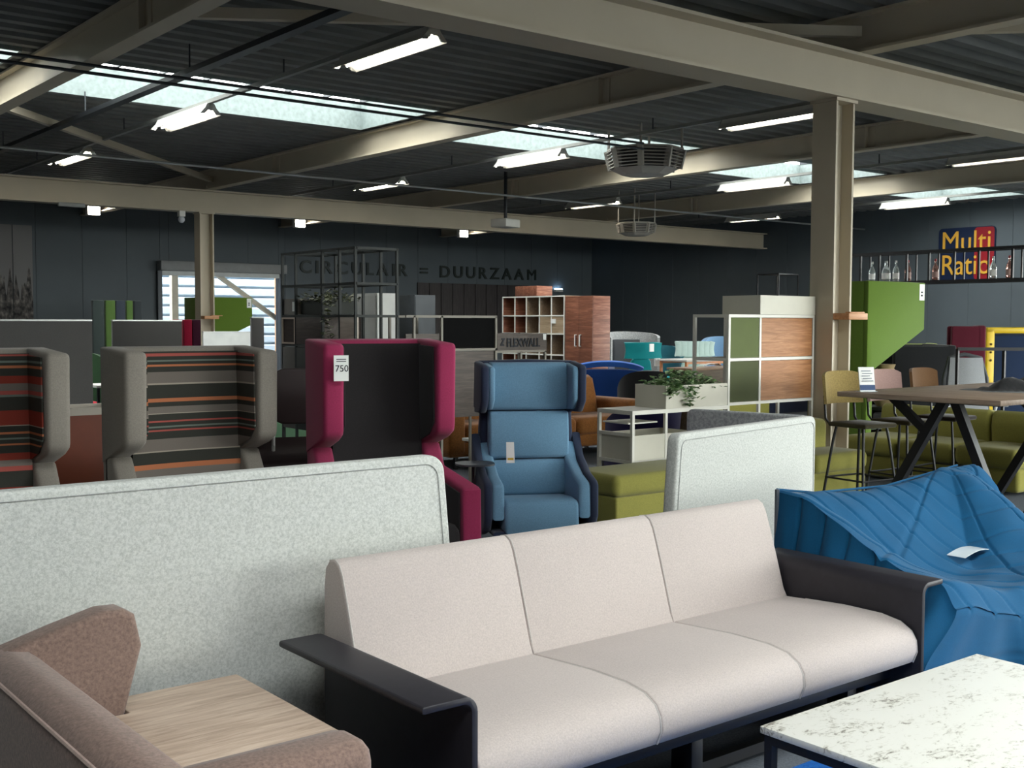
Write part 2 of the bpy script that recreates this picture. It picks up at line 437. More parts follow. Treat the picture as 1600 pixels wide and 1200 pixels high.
# columns: flanges face along x
def column(cx, cy, label, h=.3, b=.28):
    bb = B(); pts = [(cx+(q-h/2), cy+p) for p, q in isec(h, b, .02, .028)]
    bb.prism(pts, 2, 0, 3.85)
    o = bb.build('column', M_steel, smooth=False); tag(o, label, kind='structure')
    B().box(cx-h/2-.02, cx+h/2+.02, cy-b/2-.02, cy+b/2+.02, 3.82, 3.85).build('cap_plate', M_steel, o, smooth=False)
    return o
column(9.727, 7.067, 'beige steel column rising beside the white room divider')
column(9.85, 22.45, 'beige steel column rising before the roller door')
# flat wind bracing under the deck
def brace(p, q, label):
    o = B().bar(p, q, .09, .1).build('beam', M_steel, smooth=False); tag(o, label, kind='structure')
brace((9.98, 6.6, 4.5), (15.5, 1.2, 4.5), 'slanting brace under the deck, above the high table')
brace((9.9, 6.9, 4.52), (4.2, 10.6, 4.52), 'slanting brace under the deck, left of the near column')
brace((4.2, 16.2, 4.5), (9.9, 22.2, 4.5), 'slanting brace under the deck, ending above the far column')

# ------------------------------------------------------------------ roller door and outside
d = thing('door_1', 'wide roller door standing open in the lettered wall', None, (13.7, WALL_Y, 0), kind='structure')
B().box(11.85, 15.55, WALL_Y-.34, WALL_Y-.01, 2.98, 3.24).build('shutter_box', plain('shutter_grey', '8f9090', rough=.5), d, bevel=.02)
B().box(11.97, 15.43, WALL_Y-.1, WALL_Y-.06, 2.86, 2.98).build('shutter_curtain', plain('shutter_light', 'c9cbc9', rough=.4), d)
for x in (11.9, 15.5): B().box(x-.06, x+.06, WALL_Y-.12, WALL_Y-.01, 0, 2.98).build('guide_rail', M_darkmetal, d)
o = B().box(12.48, 12.66, WALL_Y+.5, WALL_Y+.68, 0, 4.2).build('column', plain('cream_steel', 'd8cfba'), smooth=False); tag(o, 'cream steel post just outside the roller door', kind='structure')
o = B().bar((13.2, WALL_Y+.55, 3.35), (15.9, WALL_Y+.55, 1.55), .12, .12).build('beam', plain('cream_steel', 'd8cfba'), smooth=False); tag(o, 'cream diagonal brace outside the roller door', kind='structure')
o = B().box(15.62, 15.72, WALL_Y+.5, WALL_Y+.6, 0, 4.2).build('column', plain('peach_steel', 'e0b58a'), smooth=False); tag(o, 'peach coloured post at the edge of the roller door', kind='structure')
bl = thing('building', 'pale blue-grey clad building across the yard', 'building', (13, 34.5, 0), kind='structure')
for i in range(24):
    B().prism([(34.44, i*.3+.02), (34.4, i*.3+.06), (34.4, i*.3+.24), (34.44, i*.3+.28), (34.5, i*.3+.28), (34.5, i*.3+.02)], 0, 2, 34).build('cladding_strip', plain('pale_blue_cladding', 'b9cbd6', rough=.5), bl, smooth=False)
B().box(2, 34, 34.5, 38, 0, 7.2).build('wall', plain('pale_blue_cladding', 'b9cbd6'), bl, smooth=False)

o = B().box(2, 34, WALL_Y+.25, 34.4, 4.6, 4.62).build('shade_canopy', pane_mat('shade_roof_sheet', (.6, .61, .63, 1), .02), smooth=False); tag(o, 'added translucent roof shading the yard outside the roller door', kind='structure')  # added to dim the daylight on the cladding behind the door
# ------------------------------------------------------------------ ceiling services
M_tube = emit('lamp_tube', 'fff8ea', 45.0)
M_refl = plain('mirror_reflector', 'd6d6d2', rough=.18, metal=.9, var=.02)
RAILS = [6.45, 12.6, 18.45, 24.2]
LY = [10.15, 15.3, 20.1, 24.7]
for i, x in enumerate(RAILS):
    o = B().box(x-.03, x+.03, 8.2, 27.5, 4.5, 4.55).build('lighting_track', plain('track_grey', '83847f', rough=.5), smooth=False)
    tag(o, ['grey lighting track in the roof bay above the striped chairs', 'grey lighting track passing over the near hanging heater', 'grey lighting track in the third roof bay', 'grey lighting track closest to the wall with the square sign'][i], 'track', 'lighting tracks under the deck')
    for y in (9, 12.4, 17.6, 22, 26): B().box(x-.008, x+.008, y-.008, y+.008, 4.55, DECK+.03).build('hanger', M_darkmetal, o, smooth=False)
proto = thing('batten_light', 'x', 'light', (0, 0, 0), group='batten lights on the ceiling tracks')
B().prism([(-.05, .09), (.05, .09), (.08, .03), (.15, -.05), (.143, -.055), (.06, .014), (-.06, .014), (-.143, -.055), (-.15, -.05), (-.08, .03)], 1, -.85, .85).build('housing', plain('reflector_white', 'dedcd4', rough=.3), proto, local=True, smooth=False)
for q in (-1, 1): B().prism([(-.05, .09), (.05, .09), (.08, .03), (.15, -.05), (.08, -.05), (.04, .0), (-.04, .0), (-.08, -.05), (-.15, -.05), (-.08, .03)], 1, q*.8475-.0075, q*.8475+.0075).build('end_cap', M_refl, proto, local=True, smooth=False)
B().tube([(0, -.8, -.015), (0, .8, -.015)], .013, 8).build('lamp_tube', M_tube, proto, local=True)
ordn = ['above the striped chairs', 'over the near hanging heater', 'in the third roof bay', 'closest to the square sign']
pos = ['nearest the main beam', 'under the skylight', 'past the skylight', 'next to the lettered wall']
first = True
for i, x in enumerate(RAILS):
    for j, y in enumerate(LY):
        lb = 'batten light on the track %s, %s' % (ordn[i], pos[j])
        if first: proto.location = (x, y, 4.41); proto['label'] = lb; first = False
        else: clone(proto, (x, y, 4.41), 0, lb)
# wall washers beyond the far beam
for i, x in enumerate((9.65, 15.25, 20.8)):
    w = thing('wall_spotlight', ['square white floodlight above the roller door', 'square white floodlight above the lettering start', 'square white floodlight above the lettering end'][i], 'light', (x, 28.5, 4.3), group='floodlights at the lettered wall')
    B().box(x-.16, x+.16, 28.42, 28.58, 4.2, 4.44).build('lamp_body', M_white, w, bevel=.02)
    B().box(x-.14, x+.14, 28.405, 28.42, 4.22, 4.42).build('lamp_face', M_tube, w)
    B().bar((x, 28.5, 4.44), (x, 28.5, DECK+.05), .03).build('bracket', M_darkmetal, w)
# pipes and cables
def pipe(name, label, cat, pts, r, m, n=8):
    o = B().tube(pts, r, n).build(name, m); return tag(o, label, cat)
pipe('conduit_pipe', 'thin silver pipe crossing under the far ends of the roof beams', 'pipe', [(-3, 18.1, 4.22), (27.5, 18.9, 4.22)], .022, M_silver)
pipe('cable_conduit', 'upper of two dark conduits below the skylight edge', 'conduit', [(-3, 12.1, 4.28), (12.2, 12.2, 4.28)], .018, M_darkmetal)
pipe('cable_conduit', 'lower of two dark conduits below the skylight edge', 'conduit', [(-3, 12.1, 4.2), (12.2, 12.2, 4.2)], .018, M_darkmetal)
o = B().box(5.28, 5.4, 7.3, 22.3, 4.4, 4.46).build('cable_tray', M_darkmetal, smooth=False); tag(o, 'dark cable tray running beside the first roof beam', 'cable tray')
for y in (9, 12.5, 16, 20): B().box(5.33, 5.345, y, y+.015, 4.46, DECK+.03).build('hanger', M_darkmetal, o, smooth=False)

# hanging heaters: eight-sided louvred drums
M_heater = plain('heater_grey', '9b968d', rough=.5); M_hdark = plain('heater_dark', '3c3b3a', rough=.6)
def heater(c, label, sc=1.0):
    t = thing('hanging_heater', label, 'heater', c, R(16), group='octagonal heaters under the roof')
    t.scale = (sc, sc, sc)
    def ring(r, z): return [(r*math.cos(R(22.5+45*k)), r*math.sin(R(22.5+45*k)), z) for k in range(8)]
    a, b, c2, d2 = ring(.62, .36), ring(.55, .06), ring(.36, -.03), ring(.6, .38)
    B().add(b+c2, [(k, (k+1) % 8, 8+(k+1) % 8, 8+k) for k in range(8)]+[tuple(range(8, 16))[::-1]]).build('base_pan', M_heater, t, local=True, smooth=False)
    B().add(ring(.5, .36)+ring(.45, .06), [(k, (k+1) % 8, 8+(k+1) % 8, 8+k) for k in range(8)]).build('core', M_hdark, t, local=True, smooth=False)
    for k in range(8):
        B().bar(a[k], b[k], .09, .05).build('corner_post', M_heater, t, local=True, smooth=False)
        lv = B(); p, q, p2, q2 = [Vector(v) for v in (a[k], a[(k+1) % 8], b[k], b[(k+1) % 8])]
        for j in range(6):
            s = (j+.5)/6; lv.bar(p.lerp(p2, s), q.lerp(q2, s), .05, .014)
        lv.build('louvre', M_heater, t, local=True, smooth=False)
    B().add(ring(.62, .36)+ring(.62, .39), [(k, (k+1) % 8, 8+(k+1) % 8, 8+k) for k in range(8)]+[tuple(range(8)), tuple(range(8, 16))]).build('top_plate', M_heater, t, local=True, smooth=False)
    for k in (0, 2, 4, 6):
        B().bar((a[k][0]*.95, a[k][1]*.95, .39), (a[k][0]*.95, a[k][1]*.95, (DECK+.06-c[2])/sc), .03).build('hanger_rod', M_heater, t, local=True, smooth=False)
heater((13.34, 13.3, 4.04), 'grey octagonal louvred heater hanging near the column, the bigger in view')
heater((19.15, 19.35, 3.68), 'grey octagonal louvred heater hanging far off, the smaller in view', .72)
# projector
pj = thing('projector', 'pale projector hanging from the roof above the lettering', 'projector', (14.9, 18.9, 3.6), R(15))
B().box(-.25, .25, -.2, .2, 0, .17).build('body', plain('projector_grey', 'a3a29b'), pj, local=True, bevel=.02)
B().lathe([(.06, 0), (.06, .05), (.045, .05)], (0, 0, 0), 14).build('lens', M_black, pj, local=True)
B().bar((0, 0, .17), (0, 0, DECK+.05-3.6), .05).build('hanger_pole', M_darkmetal, pj, local=True)
# small fittings on the far beam
o = B().box(6.9, 7.4, FAR_Y-.24, FAR_Y-.16, 3.78, 3.86).build('emergency_light', plain('fitting_grey', '8b8e8c'), bevel=.02); tag(o, 'grey emergency light strip under the far main beam', 'light')
t = thing('security_camera', 'small security camera under the far beam beside the column', 'camera', (9.35, FAR_Y-.1, 3.62))
B().ball((9.35, FAR_Y-.1, 3.68), .07).build('dome', plain('camera_white', 'c7c9cf'), t); B().box(9.29, 9.41, FAR_Y-.16, FAR_Y-.04, 3.74, 3.85).build('mount', M_white, t)

# ------------------------------------------------------------------ lettering, sign, mural, wall planks
M_letter = plain('dark_green_letters', '16211d', rough=.5)
lt = thing('wall_lettering', 'raised dark letters reading CIRCULAIR = DUURZAAM on the wall', 'lettering', (16.1, WALL_Y-.02, 3.05))
u = 0.0
wid = {}
body = 'CIRCULAIR = DUURZAAM'; tot = 9.05
parts = []
for ch in body:
    if ch == ' ': u += .28; continue
    o, w = text(ch, .52, M_letter, lt, (u, 0, 0), (R(90), 0, 0), extrude=.02, name='letter', offset=.0 if ch == 'M' else .009)
    parts.append((o, u)); u += w+.09
k = tot/u
for o, uu in parts: o.location.x = uu*k; o.scale.x = k*.97
sg = thing('square_sign', 'square blue and red sign reading Multi Ratio in yellow', 'sign', (WALL_X-.04, 15.9, 2.75))
def rr_prism(y0, y1, z0, z1, r): return rrect(y0, y1, z0, z1, r, 4)
B().prism(rrect(15.13, 16.68, 2.74, 4.1, .1), 0, WALL_X-.05, WALL_X-.005).build('sign_board', plain('sign_navy', '10203f', rough=.5), sg)
B().prism(rrect(15.15, 15.68, 2.76, 4.08, .08), 0, WALL_X-.058, WALL_X-.045).build('red_panel', plain('sign_red', '8e1220', rough=.5), sg)
M_yel = plain('sign_yellow', 'd9a53a', rough=.5)
for body, zz in (('Multi', 3.5), ('Ratio', 2.9)):
    o, w = text(body, .74, M_yel, sg, (-.03, .7, zz-2.75), (R(90), 0, R(-90)), extrude=.008, name='lettering')
    o.scale.x = 1.36/w
# mural of a skyline: two canvas panels
def mural_mat():
    m, nt, b = base('skyline_print'); mp = coords(nt, (1, 1, 1))
    sp = N(nt, 'ShaderNodeSeparateXYZ'); nt.links.new(mp.outputs[0], sp.inputs[0])
    mp2 = coords(nt, (9, 1, .01)); a = N(nt, 'ShaderNodeTexNoise', i_Scale=1.0, i_Detail=1.0); nt.links.new(mp2.outputs[0], a.inputs[0])
    mp3 = coords(nt, (9, 1, 5)); v = N(nt, 'ShaderNodeTexNoise', i_Scale=1.2, i_Detail=6.0); nt.links.new(mp3.outputs[0], v.inputs[0])
    ad = N(nt, 'ShaderNodeMath', operation='MULTIPLY_ADD'); ad.inputs[1].default_value = 2.4; nt.links.new(a.outputs[0], ad.inputs[0]); nt.links.new(sp.outputs[2], ad.inputs[2])
    lt_ = N(nt, 'ShaderNodeMath', operation='LESS_THAN'); lt_.inputs[1].default_value = 2.55; nt.links.new(ad.outputs[0], lt_.inputs[0])
    r = ramp(nt, [(.35, '1c1c1e'), (.55, '5b5754'), (.7, '8d8681')]); nt.links.new(v.outputs[0], r.inputs[0])
    mx = N(nt, 'ShaderNodeMixRGB'); mx.inputs[1].default_value = srgb('7c7a7a'); nt.links.new(lt_.outputs[0], mx.inputs[0]); nt.links.new(r.outputs[0], mx.inputs[2]); nt.links.new(mx.outputs[0], b.inputs['Base Color'])
    b.inputs['Roughness'].default_value = .8; return m
mm = mural_mat()
mr = thing('wall_mural', 'tall black and white city print on the lettered wall', 'picture', (7.4, WALL_Y-.02, 1.2))
for x0, x1 in ((6.1, 7.12), (7.14, 8.18), (8.2, 8.66)): B().box(x0, x1, WALL_Y-.03, WALL_Y-.005, 1.2, 4.0).build('canvas_panel', mm, mr, smooth=False)
wp = thing('plank_display', 'dark wood plank samples lined up on the lettered wall', 'wall panels', (22.4, WALL_Y-.05, 1.2))
M_dplank = wood('dark_plank', '2e2a2a', '3a3535', '474040', axis=2)
for i in range(10):
    x = 20.2+i*.45; B().box(x+.01, x+.44, WALL_Y-.05, WALL_Y-.005, 1.15, 2.86).build('plank', M_dplank, wp, bevel=.006, seg=1, smooth=False)
# tiny blue-white lamp in the corner
w = thing('wall_lamp', 'small blue-white lamp glowing low on the wall above the wardrobe', 'lamp', (26.0, WALL_Y-.06, 2.5))
B().box(25.83, 26.17, WALL_Y-.12, WALL_Y-.005, 2.68, 2.76).build('lamp_body', M_white, w, bevel=.01); B().box(25.85, 26.15, WALL_Y-.11, WALL_Y-.03, 2.76, 2.79).build('lamp_face', emit('blue_white_lamp', 'b9dcff', 12.0), w)
# wooden brackets on the columns
M_brk = wood('pine_block', 'a5754f', 'bd8a60', 'cf9f74')
for cx, cy, lb in ((9.727, 7.067, 'small wooden ledge fixed to the near column'), (9.85, 22.45, 'small wooden ledge fixed to the far column')):
    o = B().box(cx-.15, cx+.16, cy-.33, cy-.142, 1.68, 1.745).box(cx+.05, cx+.3, cy-.2, cy-.142, 1.74, 1.76).build('wooden_ledge', M_brk, bevel=.006); tag(o, lb, 'ledge')
# ------------------------------------------------------------------ foreground: grey three-seat sofa
def sm(a, b, t):
    t = max(0, min(1, (t-a)/(b-a))); return t*t*(3-2*t)
M_sofa = fabric('oatmeal_weave', 'b9aea9', var=.10, scale=170, bumps=.2, blot=.03)
M_piping = fabric('oatmeal_piping', 'b9b3ae', scale=200)
M_plate = plain('black_leather_plate', '26242a', rough=.5, var=.12, scale=30)
sx = [1.93, 2.665, 3.405, 4.135]
s = thing('three_seat_sofa', 'long pale grey three-seat sofa with black plate arms', 'sofa', (3.03, 3.05, 0))
seat_prof = [(2.60, .268), (2.57, .285), (2.553, .33), (2.558, .375), (2.58, .41), (2.63, .438), (2.72, .452), (2.9, .452), (3.1, .44), (3.28, .428), (3.32, .40), (3.32, .268)]
back_prof = [(3.20, .415), (3.222, .47), (3.262, .6), (3.30, .72), (3.328, .80), (3.347, .832), (3.375, .847), (3.41, .84), (3.437, .81), (3.447, .75), (3.452, .5), (3.452, .415)]
for i in range(3):
    c = B().cushion(seat_prof, 0, sx[i]+.0005, sx[i+1]-.0005, .009).build('seat_cushion', M_sofa, s, angle=60)
    bk = B().cushion(back_prof, 0, sx[i]+.0005, sx[i+1]-.0005, .009).build('back_cushion', M_sofa, s, angle=60)
    B().tube([(sx[i+1]-.006, y+.001, z-.002) for y, z in seat_prof[1:9]], .004, 6).build('piping', M_piping, c)
    B().tube([(sx[i]+.006, y+.002, z-.002) for y, z in back_prof[1:8]], .0035, 6).build('piping', M_piping, bk)
# bent plate arms
def arm(x, sgn, wd):
    t = .022; rr = .05; top = .605; pts = []
    # outer contour from plank tip over the bend and down
    pts.append((x-sgn*wd, top-.006)); pts.append((x-sgn*(wd-.005), top)); pts.append((x-sgn*rr, top))
    for k in range(1, 7): a = R(90-15*k); pts.append((x-sgn*rr+sgn*rr*math.cos(a), top-rr+rr*math.sin(a)))
    pts.append((x, .13)); pts.append((x-sgn*t, .13))
    ri = rr-t
    for k in range(6, -1, -1): a = R(90-15*k); pts.append((x-sgn*rr+sgn*ri*math.cos(a), top-rr+ri*math.sin(a)))
    pts.append((x-sgn*(wd-.005), top-t)); pts.append((x-sgn*wd, top-t+.006))
    return pts
B().prism(arm(1.915, 1, .19), 1, 2.545, 3.38).build('arm_plate', M_plate, s, bevel=.004, angle=40)
B().prism(arm(4.145, -1, .15), 1, 2.545, 3.38).build('arm_plate', M_plate, s, bevel=.004, angle=40)
B().box(1.95, 4.11, 2.66, 3.44, .2, .268).build('base_frame', M_black, s, bevel=.005)
for x in (2.05, 3.03, 3.95):
    for y in (2.78, 3.36): B().box(x-.03, x+.03, y-.05, y+.05, 0, .2).build('leg', M_black, s, bevel=.004)
B().box(2.05, 3.95, 2.76, 2.8, .02, .06).build('floor_rail', M_black, s)

# felt screens
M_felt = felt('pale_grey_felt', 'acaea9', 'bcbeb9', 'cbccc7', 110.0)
M_seam = fabric('felt_seam', 'a3a5a2')
def screen_panel(x0, x1, h, th, tilt0, tilt1, r):
    """outline in (x,z) with slanted ends and rounded top corners"""
    pts = [(x0, 0.02), (x1, 0.02)]
    n = 6
    for k in range(n+1): a = R(90*k/n); pts.append((x1-tilt1-r+r*math.cos(a), h-r+r*math.sin(a)))
    for k in range(n+1): a = R(90+90*k/n); pts.append((x0+tilt0+r+r*math.cos(a), h-r+r*math.sin(a)))
    return pts
t = thing('felt_screen', 'wide pale felt acoustic screen standing behind the grey sofa arm', 'screen', (1.6, 3.6, 0))
B().prism(screen_panel(.42, 2.62, 1.145, .07, .06, .1, .07), 1, 3.56, 3.63).build('felt_panel', M_felt, t, bevel=.014, seg=3, angle=45)
pp = [(p[0]*1.0, p[1]) for p in screen_panel(.44, 2.585, 1.115, .07, .06, .1, .06)][2:]
pp = [(2.58, .1)]+pp+[(.5, .1)]
B().tube([(x, 3.5575, z) for x, z in pp], .0016, 6).build('seam', M_seam, t)
for x in (.7, 1.5): B().box(x-.03, x+.03, 3.5, 3.75, 0, .02).build('foot', M_black, t)
# folded screen with a return leaf
a0 = R(11)
t = thing('folded_felt_screen', 'pale felt screen with a grey return leaf behind the sofa end', 'screen', (5.8, 4.34, 0), a0)
B().prism(screen_panel(-1.66, 0.0, 1.085, .07, .1, .0, .05), 1, -.035, .035).build('felt_panel', M_felt, t, bevel=.016, seg=3, angle=45, local=True)
pp = [(-1.62, .1)]+[(p[0], p[1]) for p in screen_panel(-1.63, -.03, 1.05, .07, .1, 0, .05)][2:][::-1]+[(-.03, .1)]
B().tube([(x, -.0375, z) for x, z in pp], .0018, 6).build('seam', M_seam, t, local=True)
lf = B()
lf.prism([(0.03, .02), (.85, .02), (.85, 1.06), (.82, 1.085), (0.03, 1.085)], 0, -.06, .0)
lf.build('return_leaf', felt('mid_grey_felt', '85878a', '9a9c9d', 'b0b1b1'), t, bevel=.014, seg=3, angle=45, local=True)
for x in (-1.4, -.2): B().box(x-.03, x+.03, -.13, .13, 0, .02).build('foot', M_black, t, local=True)

# ------------------------------------------------------------------ brown winged armchair and oak side table
M_brown = fabric('brown_wool', '7b665d', var=.25, scale=95, bumps=.35, sheen=.15)
t = thing('winged_armchair', 'brown wool winged armchair seen from behind', 'armchair', (1.1, 2.7, 0))
B().cushion([(.80, .12), (.795, .66), (.805, .705), (.83, .73), (.87, .737), (.92, .73), (.95, .705), (.965, .66), (1.0, .30), (1.0, .12)], 1, 1.9, 3.38, .03).build('backrest', M_brown, t, angle=60)
B().tube([(.803, y, .70) for y in (1.93, 2.4, 2.9, 3.36)], .006, 6).build('piping', fabric('brown_piping', 'a58f86'), t)
wing = [(.82, .12), (.815, .70), (.86, .735), (1.0, .775), (1.13, .808), (1.19, .806), (1.225, .785), (1.245, .69), (1.185, .47), (1.15, .40), (1.15, .12)]
B().cushion(wing, 1, 3.3, 3.41, .022).build('wing', M_brown, t, angle=50)
B().cushion([(2.40, .12), (2.40, .555), (2.415, .595), (2.45, .61), (2.52, .61), (2.565, .598), (2.58, .56), (2.58, .12)], 0, .93, 1.49, .035).build('armrest', M_brown, t, angle=60)
B().cushion([(1.93, .2), (1.93, .40), (1.97, .43), (2.36, .43), (2.39, .4), (2.39, .2)], 0, .98, 1.45, .03).build('seat_cushion', M_brown, t, angle=60)
for x, y in ((.85, 1.98), (.85, 3.3), (1.38, 2.5), (1.1, 3.35)): B().box(x-.02, x+.02, y-.02, y+.02, 0, .13).build('leg', M_black, t)
M_oak = wood('pale_oak', 'a08a78', 'bfa895', 'd3bfac', axis=0, scale=1.6)
t = thing('side_table', 'pale oak side table tucked between the brown armchair wings', 'table', (1.38, 3.05, 0))
B().prism([(1.12, 2.68), (1.61, 2.68), (1.61, 3.45), (1.2, 3.45), (1.2, 3.296), (1.12, 3.296)], 2, .478, .5).build('table_top', M_oak, t, bevel=.004)
B().box(1.3, 1.36, 2.98, 3.12, .02, .478).build('post', M_black, t); B().box(1.2, 1.55, 2.85, 3.25, 0, .02).build('base_plate', M_black, t)

# ------------------------------------------------------------------ stone coffee table, blue rug
def stone_mat():
    m, nt, b = base('speckled_stone'); mp = coords(nt, (1, 1.7, 1))
    a = N(nt, 'ShaderNodeTexNoise', i_Scale=34.0, i_Detail=7.0, i_Roughness=.72, i_Distortion=.7); nt.links.new(mp.outputs[0], a.inputs[0])
    g = N(nt, 'ShaderNodeTexNoise', i_Scale=4.5, i_Detail=3.0); nt.links.new(mp.outputs[0], g.inputs[0])
    k = N(nt, 'ShaderNodeMath', operation='MULTIPLY_ADD'); k.inputs[1].default_value = .55; nt.links.new(g.outputs[0], k.inputs[0]); nt.links.new(a.outputs[0], k.inputs[2])
    r = ramp(nt, [(.54, '6f6a60'), (.60, '9b978c'), (.66, 'd3d1c6'), (.73, 'e6e5dd')]); nt.links.new(k.outputs[0], r.inputs[0]); nt.links.new(r.outputs[0], b.inputs['Base Color'])
    b.inputs['Roughness'].default_value = .4; return m
t = thing('coffee_table', 'coffee table with speckled white stone top and black frame', 'table', (3.36, 1.6, 0))
B().box(2.745, 3.99, .96, 2.222, .4, .423).build('table_top', stone_mat(), t, bevel=.003)
fr = .028
for x in (2.755, 3.952):
    for y in (.972, 2.184): B().box(x, x+fr, y, y+fr, .004, .4).build('leg', M_black, t, smooth=False)
for y in (.972, 2.184): B().box(2.783, 3.952, y, y+fr, .37, .4).build('rail', M_black, t, smooth=False)
for x in (2.755, 3.952): B().box(x, x+fr, 1.0, 2.184, .37, .4).build('rail', M_black, t, smooth=False)
o = B().box(1.75, 4.6, -1.0, 2.62, .0, .004).build('rug', M_rug, smooth=False); tag(o, 'blue carpet under the stone coffee table', 'rug')

# ------------------------------------------------------------------ blue quilted sofa
def quilt_mat():
    m = fabric('petrol_quilt', '0f4f76', var=.08, scale=220, bumps=.12, sheen=.05, blot=.12); return m
X0, X1, Y0, Y1 = 4.43, 6.12, 2.56, 3.5
def lounge_z(x, y):
    u = x-X0; v = Y1-y                    # u from the end, v from the back
    top = .845-.05*math.sin(min(u/1.5, 1)*math.pi)+.01*sm(1.2, 1.5, u)
    seat = .44
    slope_len = .60-.1*sm(.3, 1.2, u)
    zb = top-.012*(1-sm(0, .05, v)); zb = zb+(seat-zb)*sm(.03, slope_len, v)
    za = .845-.29*sm(.02, .8, v)          # the cover slopes down from the end
    ze = za+(seat-za)*sm(.0, .62, u)
    zr = seat+(.85-seat)*sm(.85, 1.45, u)*(1-sm(.0, .85, v))-.12*sm(1.5, 1.72, u)
    z = max(zb, ze, zr)
    fr_ = sm(0, .1, y-Y0); z = z-.1*(1-fr_)**2
    return z
def quilt(x, y):
    """stitched channels: arcs round the end corner plus fan lines from the crest"""
    u = x-X0; v = Y1-y
    d = math.hypot(u-1.5, (v-.02)*1.25)
    ang = math.atan2(v+.05, u-1.5)
    a = abs(((d/.15) % 1)-.5)*2          # 1 at a seam
    b_ = abs(((ang/.55) % 1)-.5)*2
    g = -.012*max(0, (a-.78)/.22)**1.3-.014*max(0, (b_-.93)/.07)
    g += .003*math.sin(x*23+y*11)+.0025*math.sin(y*31-x*13)
    g += .006*math.sin(x*6.1+math.sin(y*7)*1.4)*sm(.5, 1.6, u)
    return g
t = thing('quilted_sofa', 'petrol blue quilted sofa slumped beside the grey sofa', 'sofa', (5.4, 3.05, 0))
nx, ny = 230, 130
def fn(i, j):
    x = X0+(X1-X0)*i; y = Y0+(Y1-Y0)*j
    return (x, y, lounge_z(x, y)+quilt(x, y))
top = B().grid(fn, nx, ny)
# skirts follow the rim down to the floor, with soft folds
def skirt(p0, p1, outn, flare0, flare1, shift0=0.0, upright=0):
    def f(i, j):
        x = p0[0]+(p1[0]-p0[0])*i; y = p0[1]+(p1[1]-p0[1])*i
        z = lounge_z(x, y)+quilt(x, y)
        zz = .02+(z-.02)*(1-j)
        w = (.03*math.sin(i*17+1)+.018*math.sin(i*41))*(j**.7)*sm(0, .15, i)*sm(0, .15, 1-i) + (flare0+(flare1-flare0)*i)*sm(0, .55, j)
        e = .008*max(0, (abs(((j*5.5) % 1)-.5)*2-.85)/.15) if not upright else .012*max(0, (abs(((i*upright+.2*j) % 1)-.5)*2-.8)/.2)*sm(0, .08, i)*sm(0, .08, 1-i)-.02*math.sin(j*math.pi)*(abs(math.sin((i*upright+.2*j)*math.pi)))**.5*sm(0, .1, 1-i)
        return (x+outn[0]*(w-e)+shift0*(1-sm(0, .3, i))*sm(0, .55, j), y+outn[1]*(w-e), zz)
    return f
top.grid(skirt((X0, Y0), (X1, Y0), (0, -1), .0, .05, -.24), nx, 24)
top.grid(skirt((X1, Y0), (X1, Y1), (1, 0), .05, .05), ny, 14)
top.grid(skirt((X1, Y1), (X0, Y1), (0, 1), .02, .02), nx, 14)
top.grid(skirt((X0, Y1), (X0, Y0), (-1, 0), .02, .24, 0.0, 7), ny, 22)
o = top.build('quilted_cover', quilt_mat(), t, angle=75)
B().tube([(X0-.004, Y1+.0-(.0), z) for z in (.1, .4, .7, .85)], .012, 6).build('edge_binding', fabric('grey_binding', '5b5f66'), t)
B().tube([(X0, Y1+.005, .848), (X0+.3, Y1+.005, lounge_z(X0+.3, Y1)+.002), (X0+.9, Y1+.005, lounge_z(X0+.9, Y1)+.002), (X0+1.6, Y1+.005, lounge_z(X0+1.6, Y1)+.002)], .007, 6).build('edge_binding', quilt_mat(), t)
zc = lounge_z(5.34, 3.02)+.05
o = B().slab(lambda i, j: (5.24+.26*i, 2.99+.10*j+.02*i, zc+.018*math.sin(i*2.6)), 6, 2, .002).build('price_card', plain('clear_sleeve', 'dfe7ea', rough=.2)); ident(o, (5.37, 3.04, zc)); tag(o, 'white price card in a sleeve lying on the blue quilted sofa', 'card')
# ------------------------------------------------------------------ wing chairs
def stripes(name, bands, z0, z1):
    """printed horizontal stripes by height"""
    m, nt, b = base(name); mp = coords(nt); sp = N(nt, 'ShaderNodeSeparateXYZ'); nt.links.new(mp.outputs[0], sp.inputs[0])
    no = N(nt, 'ShaderNodeTexNoise', i_Scale=180.0, i_Detail=2.0); nt.links.new(mp.outputs[0], no.inputs[0])
    cols = [(f, c) for f, c in bands]
    # ramps hold 32 stops each; chain two
    def half(lo, hi, bs):
        mr = N(nt, 'ShaderNodeMapRange'); mr.inputs[1].default_value = lo; mr.inputs[2].default_value = hi; nt.links.new(sp.outputs[2], mr.inputs[0])
        r = ramp(nt, [(max(0, (z-lo)/(hi-lo)), c) for z, c in bs], 'CONSTANT'); nt.links.new(mr.outputs[0], r.inputs[0]); return r
    bs = sorted(bands); mid = .95
    lo_b = [q for q in bs if q[0] < mid]; hi_b = [(mid, lo_b[-1][1])]+[q for q in bs if q[0] >= mid]
    ra, rb = half(z0, mid, lo_b), half(mid, z1, hi_b)
    gt = N(nt, 'ShaderNodeMath', operation='GREATER_THAN'); gt.inputs[1].default_value = mid; nt.links.new(sp.outputs[2], gt.inputs[0])
    mx = N(nt, 'ShaderNodeMixRGB'); nt.links.new(gt.outputs[0], mx.inputs[0]); nt.links.new(ra.outputs[0], mx.inputs[1]); nt.links.new(rb.outputs[0], mx.inputs[2])
    nt.links.new(mx.outputs[0], b.inputs['Base Color']); b.inputs['Roughness'].default_value = .95; b.inputs['Specular IOR Level'].default_value = .15
    bump(nt, b, no.outputs[0], .2); return m
